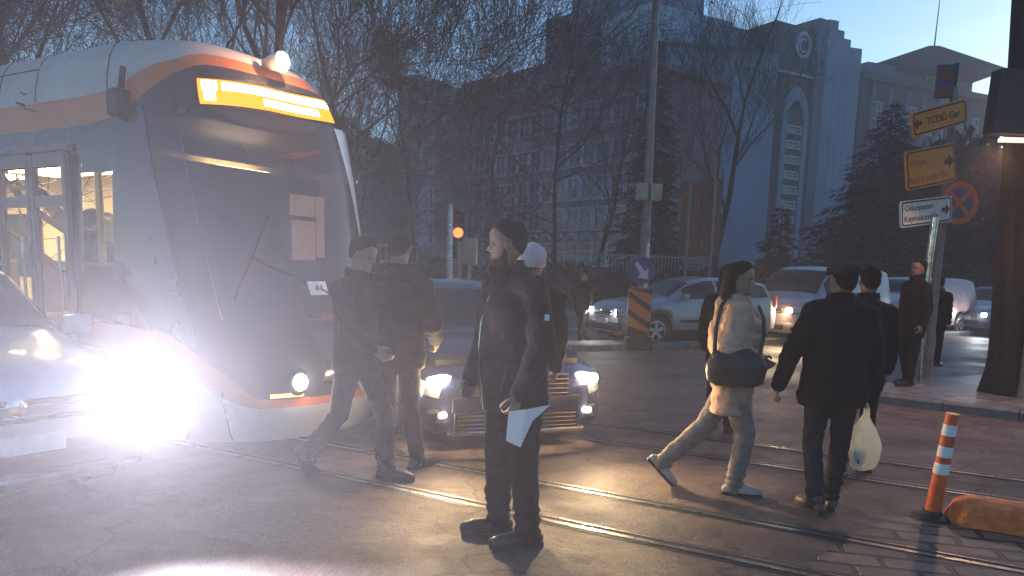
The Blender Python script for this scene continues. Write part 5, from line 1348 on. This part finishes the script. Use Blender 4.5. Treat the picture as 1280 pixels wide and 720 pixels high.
    # ---- jacket
    if jacket:
        b=MB(); P=J['pel'];C_=J['che'];Nk=J['nek']; hz=jlen*s; a=jw; hem=V((P.x,P.y,hz)); pf=puff
        secs=[(hem,.195*s*a,.150*s*a),(hem.lerp(P,.5) if hz<P.z-.03 else hem+V((0,0,.02)),.198*s*a,.152*s*a),(P+V((0,0,.12))*s,(.180+pf*.5)*s*a,(.138+pf*.5)*s*a),(C_-V((0,0,.06))*s,(.195+pf)*s*a,(.150+pf)*s*a),(C_+V((0,0,.04))*s,(.20+pf)*s*a,(.145+pf)*s*a),(C_.lerp(Nk,.68),.165*s*a,.118*s*a),(C_.lerp(Nk,.95),.105*s,.095*s),(Nk+V((0,.004,.03))*s,.088*s,.086*s),(Nk+V((0,.012,.03+collar))*s,.082*s,.084*s)]
        b.loft(secs,28,side,fwd)
        for q in 'LR':
            b.chain([J['sh'+q].lerp(Nk,.35),J['sh'+q],J['sh'+q].lerp(J['el'+q],.5),J['el'+q],J['el'+q].lerp(J['wr'+q],.5),J['wr'+q].lerp(J['el'+q],.03)],[q_*s*(1+(a-1)*.45) for q_ in (.078,.076+pf*.5,.072+pf*.6,.064+pf*.6,.057+pf*.5,.047)])
        def jf(c):
            r=.017*s*noise.noise(V((c.x*5,c.y*5,c.z*8+sd_)))+.012*s*(.5-abs(noise.noise(V((c.x*9+sd_,c.y*9,c.z*15)))))+.005*s*noise.noise(V((c.x*18,c.y*18,c.z*30)))
            if pf: r+=.013*s*abs(math.sin(c.z*26/s+2.2*noise.noise(c*2.5)))-.006
            return r
        nm=remesh(b,vox*1.15,4,jf); jo=link('jacket',nm,jacket,root)
        b=MB(); 
        if collar>.03:
            k0=Nk+V((0,.008,.015))*s; 
            ring=[]
            for i in range(25):
                t=R(112)+R(316)*i/24; ring.append((math.cos(t),math.sin(t)))
            vs=[];fs=[]
            for lv,(rr_,hh) in enumerate(((.098,0),(.100,.5),(.094,1.),(.084,1.),(.084,.4))):
                for cx_,cy_ in ring: vs.append(k0+side*cx_*rr_*s+fwd*cy_*rr_*s*.98+V((0,0,hh*(collar+.035)*s-.012*cy_*s)))
            for lv in range(4):
                for i in range(24): fs.append((lv*25+i,lv*25+i+1,(lv+1)*25+i+1,(lv+1)*25+i))
            b.add(vs,fs); b.build('collar',jacket,jo,True)
        if hood:
            b=MB(); b.chain([Nk+V((-.075,-.055,.02))*s,Nk+V((0,-.11,.015))*s,Nk+V((.075,-.055,.02))*s],[.045*s,.062*s,.045*s]); b.chain([Nk+V((0,-.10,.03))*s,Nk+V((0,-.13,-.10))*s],[.06*s,.05*s])
            link('hood',remesh(b,.012,3,lambda c:.006*noise.noise(c*18)),jacket,jo)
    if hat=='beanie':
        hair_part('beanie',root,Th,hv,hf,NA,hs_,lambda v:max(0,min(1,(v.z-(.14 if v.y>0 else .085))/.008)),lambda v:.024,M['pinkhat'],.002)
    if hat=='cap':
        hair_part('flat_cap',root,Th,hv,hf,NA,hs_,lambda v:max(0,min(1,(v.z-.158)/.006)),lambda v:.020+.018*max(0,1-abs(v.z-.185)/.04),M['cap'],.003)
        b=MB(); o_=[]
        for i in range(13):
            t=PI*i/12; o_.append(Th@(V((math.cos(t)*.082,.055+math.sin(t)*.085,.166-.012*math.sin(t)))*hs_))
        b.prism(o_,(0,0,1),.008); b.build('cap_peak',M['cap'],root)
    return root,J,Th
M['blackcloth']=cloth('black jacket cloth',(.008,.006,.006)); M['browncloth']=cloth('brown black jacket cloth',(.018,.012,.010))
M['navy']=cloth('navy trousers',(.010,.010,.016)); M['blacktr']=cloth('black trousers',(.008,.007,.007))
M['jeans']=cloth('pale grey jeans',(.20,.17,.155),bs=90); M['darkjeans']=cloth('dark jeans',(.016,.018,.025),bs=90)
M['beige']=cloth('beige puffer coat',(.46,.29,.20),.2,.75); M['leather']=mat('black leather',(.008,.007,.007),.6,bump=.2,bscale=90,coat=.2)
M['brownshoe']=mat('brown boot leather',(.06,.03,.022),.5,bump=.2); M['paleshoe']=mat('pale trainers',(.4,.3,.25),.5,bump=.1)
M['pinkhat']=cloth('pale pink wool',(.55,.42,.42)); M['cap']=cloth('dark cap tweed',(.03,.026,.026),bs=200)
M['pack']=cloth('dark brown backpack cloth',(.028,.018,.015)); M['paper']=mat('white paper',(.8,.78,.76),.6,var=.03)
def W3(root,p):
    a=root.rotation_euler[2]; return V((root.location.x+p[0]*math.cos(a)-p[1]*math.sin(a),root.location.y+p[0]*math.sin(a)+p[1]*math.cos(a),root.location.z+p[2]))
def facing(dx,dy): return math.atan2(-dx,dy)
# 1 man with papers
pm,J,Th=person('bearded man in a dark jacket standing in profile, holding white papers',(.04,4.42,0),facing(-.84,-.54),1.84,
  dict(pel=(0,.03,.95),che=(0,.07,1.30),nek=(0,.09,1.47),chin=(0,.14,1.545),shL=(-.195,.06,1.42),shR=(.195,.06,1.42),elL=(-.27,.03,1.15),wrL=(-.25,.16,.89),elR=(.27,.06,1.12),wrR=(.22,.18,.92),hiL=(-.10,.02,.93),hiR=(.10,.02,.93),knL=(-.115,.03,.50),anL=(-.14,.0,.085),knR=(.12,.05,.5),anR=(.15,.02,.085)),
  M['browncloth'],.78,M['blacktr'],M['leather'],hyaw=-30,hpitch=-2,beard=True,vox=.010,collar=.05,hood=True,handcurl=dict(L=.95,R=.5),jw=1.17,toeL=-15,toeR=-20,loose=1.15)
wl=W3(pm,J['wrL']); 
# papers held in the left hand: a folded sheet
def paper(name,label,c,pts,th=.0016):
    b=MB(); n=len(pts); b.add([c+V(p) for p in pts],[(0,1,2,3),(1,4,5,2)]) 
    o=b.build(name,M['paper'],fixn=False); m_=o.modifiers.new('thick','SOLIDIFY'); m_.thickness=th; tag(o,label,'paper'); return o
al=pm.rotation_euler[2]
b=MB(); b.box(V((0,0,0)),(.028,.006,.034),0,.002); zz_=b.build('sleeve_badge',M['plate'],pm); q_=(J['shL']*.55+J['elL']*.45)+V((-.093,.0,0)); zz_.location=q_; zz_.rotation_euler=(0,0,R(80))
b=MB(); b.tube([V((0,.235,.80)),V((0,.262,1.0)),V((0,.275,1.15)),V((0,.262,1.30)),V((0,.215,1.44))],.005,6); b.build('zip',M['chrome'],pm)
for sg in(-1,1): b=MB(); b.tube([V((sg*.115,.20,.90)),V((sg*.165,.185,1.06))],.006,6); b.build('pocket_zip',M['leather'],pm)
pc=wl+V((.0,-.02,-.13))
paper('paper_sheet','white folded sheets of paper held low in the bearded man\'s hand',pc,[(-.055,-.02,.045),(.035,-.035,.06),(.015,-.03,-.15),(-.065,-.01,-.12),(.17,-.01,.085),(.075,-.02,-.005)])
# 2 person with pale hat and backpack behind him
ph,J2,_=person('person in a pale pink woolly hat seen from behind, half hidden behind the bearded man',(.04,5.55,0),facing(.30,.95),1.74,
  dict(che=(.05,0,1.30),nek=(.08,0,1.47),chin=(.085,.035,1.555),shL=(-.105,0,1.42),shR=(.265,0,1.42),elL=(-.17,-.03,1.14),elR=(.30,-.03,1.14),wrL=(-.2,.08,.92),wrR=(.27,.08,.92)),M['blackcloth'],.82,M['blacktr'],M['leather'],hat='beanie',vox=.014,puff=.01,jw=1.05)
bp=MB(); bp.loft([(V((0,0,.95)),.10,.06),(V((0,-.01,1.0)),.155,.095),(V((0,-.02,1.15)),.165,.115),(V((0,-.01,1.3)),.155,.10),(V((0,.0,1.40)),.11,.06),(V((0,.01,1.43)),.05,.03)],24)
bo=empty('backpack',(0,0,0),0,'dark brown backpack worn by the person in the pale pink hat','backpack'); bo.location=W3(ph,V((.10,-.215,.02))); bo.rotation_euler=(0,0,ph.rotation_euler[2])
link('bag_body',remesh(bp,.012,2,lambda c:.008*noise.noise(c*14)),M['pack'],bo)
bp=MB(); bp.loft([(V((0,-.10,.99)),.09,.03),(V((0,-.115,1.05)),.115,.045),(V((0,-.12,1.15)),.11,.045),(V((0,-.105,1.2)),.08,.03)],20); link('front_pocket',remesh(bp,.010,2),M['pack'],bo)
for sg in(-1,1):
    bp=MB(); bp.tube([V((sg*.09,.06,1.40)),V((sg*.12,.16,1.50)),V((sg*.125,.30,1.42)),V((sg*.13,.33,1.28)),V((sg*.15,.24,1.1)),V((sg*.13,.07,1.0))],.016,8,flat=.5); bp.build('strap',M['pack'],bo,True)
bp=MB(); bp.tube([V((-.04,.05,1.42)),V((-.03,.03,1.47)),V((.03,.03,1.47)),V((.04,.05,1.42))],.009,8); bp.build('handle',M['pack'],bo,True)
# 3 walking man left
person('man in dark jacket walking in front of the tram, leftmost of the pedestrians',(-1.16,5.62,0),facing(.90,-.32),1.78,
  dict(hiL=(-.09,0,.92),knL=(-.10,.19,.50),anL=(-.09,.22,.085),hiR=(.09,0,.92),knR=(.09,-.08,.50),anR=(.09,-.38,.17),elR=(.25,.08,1.13),wrR=(.2,.27,1.02),elL=(-.24,-.12,1.14),wrL=(-.24,-.09,.88),chin=(0,.06,1.53),nek=(0,.02,1.46)),
  M['blackcloth'],.82,M['navy'],M['leather'],hyaw=8,hpitch=-18,vox=.013,collar=.05)
# 4 man with back to camera
person('man in dark hooded jacket, back turned, between tram and blue car',(-.90,5.95,0),facing(.25,.95),1.80,
  dict(elR=(.26,.05,1.15),wrR=(.22,.25,1.0),elL=(-.27,.03,1.13),wrL=(-.2,.2,.96),anL=(-.12,.0,.085),anR=(.15,.06,.085)),
  M['browncloth'],.80,M['blacktr'],M['leather'],hpitch=-14,vox=.013,hood=True,puff=.02,jw=1.12,toeL=15,toeR=-25)
# 5 woman
wm,JW,_=person('woman in a beige padded coat and pale jeans striding with a black bag',(1.60,5.53,0),facing(.93,-.2),1.66,
  dict(hiL=(-.09,.03,.93),hiR=(.09,-.03,.93),knR=(.08,.12,.50),anR=(.06,.06,.085),knL=(-.08,-.17,.53),anL=(-.07,-.50,.20),elR=(.25,-.05,1.17),wrR=(.21,.16,1.10),elL=(-.24,-.09,1.15),wrL=(-.2,.10,1.0),chin=(0,.05,1.55)),
  M['beige'],.65,M['jeans'],M['paleshoe'],hair='long',woman=True,hood=True,vox=.012,puff=.055,collar=.04,hyaw=-6,jw=1.0,loose=1.12)
# her bag (towards the camera = her right side)
bg=empty('shoulder_bag',W3(wm,V((.27,-.0,0))),wm.rotation_euler[2],'black rounded shoulder bag hanging at the side of the woman in the beige coat','bag')
b=MB(); b.loft([(V((0,0,.83)),.05,.13),(V((.01,0,.86)),.085,.19),(V((.01,0,.98)),.095,.205),(V((0,0,1.06)),.07,.17),(V((-.01,0,1.10)),.03,.09)],24); link('bag_body',remesh(b,.010,3,lambda c:.008*noise.noise(c*12)),M['leather'],bg)
b=MB(); b.tube([V((0,-.15,1.04)),V((-.03,-.15,1.22)),V((-.10,-.12,1.38)),V((-.27,-.03,1.50)),V((-.40,.06,1.43))],.014,8,flat=.4); b.tube([V((0,.15,1.04)),V((-.03,.17,1.2)),V((-.12,.17,1.3)),V((-.3,.15,1.38))],.014,8,flat=.4); b.build('strap',M['leather'],bg,True)
# 6 man with the cap
hm_,JH,_=person('man in a dark jacket and flat cap walking away with a white carrier bag',(2.17,5.14,0),facing(.10,.97),1.69,
  dict(elL=(-.31,-.04,1.15),wrL=(-.38,.0,.90),elR=(.25,-.02,1.13),wrR=(.24,.03,.87),knL=(-.10,.03,.5),anL=(-.08,-.10,.10),knR=(.09,.02,.5),anR=(.06,.05,.085),chin=(0,.06,1.53)),
  M['blackcloth'],.78,M['darkjeans'],M['brownshoe'],hair='short',hat='cap',hyaw=18,vox=.011,jw=1.2,handcurl=.9,collar=.05,toeL=18,toeR=-5)
wr=W3(hm_,JH['wrR'])
def plastic():
    m=bpy.data.materials.new('thin white plastic'); m.use_nodes=True; nt=m.node_tree; N=nt.nodes; L=nt.links; b=N['Principled BSDF']
    b.inputs['Base Color'].default_value=(.85,.82,.76,1); b.inputs['Roughness'].default_value=.35
    t=N.new('ShaderNodeBsdfTranslucent'); t.inputs['Color'].default_value=(.95,.88,.70,1); mx=N.new('ShaderNodeMixShader'); mx.inputs[0].default_value=.62
    tc=N.new('ShaderNodeTexCoord'); no=N.new('ShaderNodeTexNoise'); no.inputs['Scale'].default_value=18; no.inputs['Detail'].default_value=5; bp=N.new('ShaderNodeBump'); bp.inputs['Strength'].default_value=.7; bp.inputs['Distance'].default_value=.02
    L.new(tc.outputs['Object'],no.inputs['Vector']); L.new(no.outputs['Fac'],bp.inputs['Height']); L.new(bp.outputs[0],b.inputs['Normal']); L.new(bp.outputs[0],t.inputs['Normal'])
    L.new(b.outputs[0],mx.inputs[1]); L.new(t.outputs[0],mx.inputs[2]); L.new(mx.outputs[0],N['Material Output'].inputs['Surface']); return m
M['bagplastic']=plastic()
vs=[];fs=[]; rng=random.Random(4)
secs=[(.0,.012,.010),(-.05,.022,.016),(-.10,.05,.03),(-.15,.085,.05),(-.22,.105,.065),(-.30,.11,.07),(-.37,.098,.062),(-.42,.07,.045),(-.44,.02,.015)]
zz=[q[0] for q in secs]; fa=pch([-q for q in zz],[q[1] for q in secs]); fb=pch([-q for q in zz],[q[2] for q in secs]); NS,NR=60,48
for i in range(NS+1):
    z=-.44*i/NS
    for j in range(NR):
        a=2*PI*j/NR; r=1+.16*noise.noise(V((math.cos(a)*2.2,math.sin(a)*2.2,z*9)))+.05*math.sin(a*9+z*30)*(1 if z>-.2 else .4)+.05*noise.noise(V((math.cos(a)*6,math.sin(a)*6,z*30)))
        vs.append((fa(-z)*r*math.cos(a)+.012*math.sin(z*14),fb(-z)*r*math.sin(a),z))
for i in range(NS):
    for j in range(NR): fs.append((i*NR+j,i*NR+(j+1)%NR,(i+1)*NR+(j+1)%NR,(i+1)*NR+j))
b=MB(); b.add(vs,fs); sb_=empty('carrier_bag',wr+V((.02,.0,-.10)),R(10),'crumpled white plastic carrier bag glowing in the headlights, held by the man with the cap','bag')
b.build('bag_body',M['bagplastic'],sb_,True,fixn=False)
for sg in(-1,1):
    b=MB(); b.tube([V((sg*.02,0,-.07)),V((sg*.018,.01,.0)),V((0,.012,.03)),V((-sg*.004,0,-.02))],.009,6,flat=.3); b.build('handle',M['bagplastic'],sb_,True)
b=MB(); b.box((-.05,-.02,-.33),(.05,.05,.10),.3,.01); b.build('carton',M['brownshoe'],sb_)
# 7 dark companion behind the woman, 8 behind the man with the cap
person('person in black half hidden behind the woman in the beige coat',(2.14,7.75,0),facing(.5,.8),1.66,dict(),M['blackcloth'],.75,M['blacktr'],M['leather'],vox=.016,hair='long',woman=True)
person('dark haired person in black behind the shoulder of the man with the cap',(2.88,6.3,0),facing(.1,.95),1.66,dict(),M['blackcloth'],.72,M['blacktr'],M['leather'],vox=.016,hood=True)
# 9,10 people by the sign posts, 11 far person, 12 passenger
q=G(1122,481,.12)
person('person in a long black coat leaning by the shiny sign post, facing left',(q.x+.12,q.y,.123),facing(-.95,-.25),1.72,dict(anL=(-.1,.05,.085),anR=(.1,-.1,.085)),M['blackcloth'],.70,M['blacktr'],M['leather'],vox=.016,collar=.08)
q=at(1166,440,13.2)
person('dark figure standing between the two leaning sign posts, further back',(q.x,q.y,.123),facing(.7,.5),1.50,dict(elL=(-.3,0,1.14)),M['blackcloth'],.78,M['navy'],M['leather'],vox=.02,puff=.02)
q=G(727,431)
person('distant person in black walking left of the silver SUV',(q.x,q.y,0),facing(-.85,-.5),1.55,dict(hiL=(-.09,0,.93),knL=(-.1,.12,.5),anL=(-.1,.12,.085),knR=(.1,-.05,.5),anR=(.1,-.25,.12)),M['blackcloth'],.74,M['blacktr'],M['leather'],vox=.018)
tp=TO+rd*(-1.5)+rn*(-.72); a_=ray(117,300); k=((tp-V((0,0,0))).dot(rn))/(a_[0]*rn.x+a_[1]*rn.y)
person('passenger with dark hair standing inside the tram behind the first side window',(a_[0]*k,a_[1]*k,.455),facing(.3,.95),1.53,dict(),M['blackcloth'],.8,M['blacktr'],M['leather'],vox=.018)
# ================================================================== AIR, SKY, LIGHT, CAMERA
hz=bpy.data.materials.new('haze'); hz.use_nodes=True; nt=hz.node_tree; nt.nodes.remove(nt.nodes['Principled BSDF'])
pv_=nt.nodes.new('ShaderNodeVolumePrincipled'); pv_.inputs['Color'].default_value=(1.,.93,.97,1); pv_.inputs['Density'].default_value=HAZE; pv_.inputs['Anisotropy'].default_value=HG  # haze volume added so the lamps get a bloom around them
nt.links.new(pv_.outputs[0],nt.nodes['Material Output'].inputs['Volume'])
b=MB(); b.box((0,60,24.5),(340,190,51)); ho=b.build('haze',hz); tag(ho,'thin haze added to spread a glow round the headlights','haze',kind='stuff')
w=bpy.data.worlds.new('World'); sc.world=w; w.use_nodes=True; nt=w.node_tree; N=nt.nodes; L=nt.links; bg=N['Background']
sky=N.new('ShaderNodeTexSky'); sky.sky_type='NISHITA'; sky.sun_disc=False; sky.sun_elevation=R(SUNEL); sky.sun_rotation=R(SUNROT); sky.air_density=1.; sky.dust_density=.4; sky.ozone_density=3.
tc=N.new('ShaderNodeTexCoord'); mp=N.new('ShaderNodeMapping'); mp.inputs['Scale'].default_value=(1.2,1.2,5.); L.new(tc.outputs['Generated'],mp.inputs['Vector'])
no=N.new('ShaderNodeTexNoise'); no.inputs['Scale'].default_value=2.2; no.inputs['Detail'].default_value=6; no.inputs['Roughness'].default_value=.55; L.new(mp.outputs[0],no.inputs['Vector'])
cr=N.new('ShaderNodeValToRGB'); cr.color_ramp.elements[0].position=.4; cr.color_ramp.elements[1].position=.72; cr.color_ramp.elements[0].color=(1,1,1,1); cr.color_ramp.elements[1].color=(1.25,1.17,1.06,1); L.new(no.outputs['Fac'],cr.inputs['Fac'])
mx=N.new('ShaderNodeMix'); mx.data_type='RGBA'; mx.blend_type='MULTIPLY'; mx.inputs[0].default_value=1; L.new(sky.outputs[0],mx.inputs[6]); L.new(cr.outputs[0],mx.inputs[7])
mt=N.new('ShaderNodeMix'); mt.data_type='RGBA'; mt.blend_type='MULTIPLY'; mt.inputs[0].default_value=1; mt.inputs[7].default_value=(*TINT,1); L.new(mx.outputs[2],mt.inputs[6])
L.new(mt.outputs[2],bg.inputs['Color']); bg.inputs['Strength'].default_value=SKYS
sl=bpy.data.lights.new('sun','SUN'); sl.energy=SUNE; sl.angle=R(20); sl.color=(1.,.85,.75); so=bpy.data.objects.new('sun',sl); col.objects.link(so)
sd=V((math.sin(R(SUNROT))*math.cos(R(SUNEL)),math.cos(R(SUNROT))*math.cos(R(SUNEL)),math.sin(R(SUNEL)))); so.rotation_euler=sd.to_track_quat('Z','Y').to_euler(); so.location=(0,0,40)
cam=bpy.data.cameras.new('camera'); co=bpy.data.objects.new('camera',cam); col.objects.link(co); sc.camera=co
cam.sensor_width=36; cam.lens=F/1280*36; cam.shift_y=120/1280; cam.clip_end=1000; cam.clip_start=.05
c,s=math.cos(RO),math.sin(RO); fw=V((0,math.cos(TH),-math.sin(TH))); up=V((0,math.sin(TH),math.cos(TH))); rt=V((1,0,0))
X_=rt*c+up*s; Y_=up*c-rt*s; Z_=-fw
co.matrix_world=Matrix(((X_.x,Y_.x,Z_.x,0),(X_.y,Y_.y,Z_.y,0),(X_.z,Y_.z,Z_.z,CH),(0,0,0,1)))
vs=sc.view_settings; vs.view_transform='Standard'; vs.look='None'; vs.exposure=EXPO; vs.gamma=1; vs.use_curve_mapping=False
cy=sc.cycles; cy.use_denoising=True; cy.max_bounces=6; cy.volume_bounces=0; cy.transparent_max_bounces=12; cy.sample_clamp_indirect=4.; cy.caustics_reflective=False; cy.caustics_refractive=False
try: cy.denoiser='OPENIMAGEDENOISE'
except Exception: pass
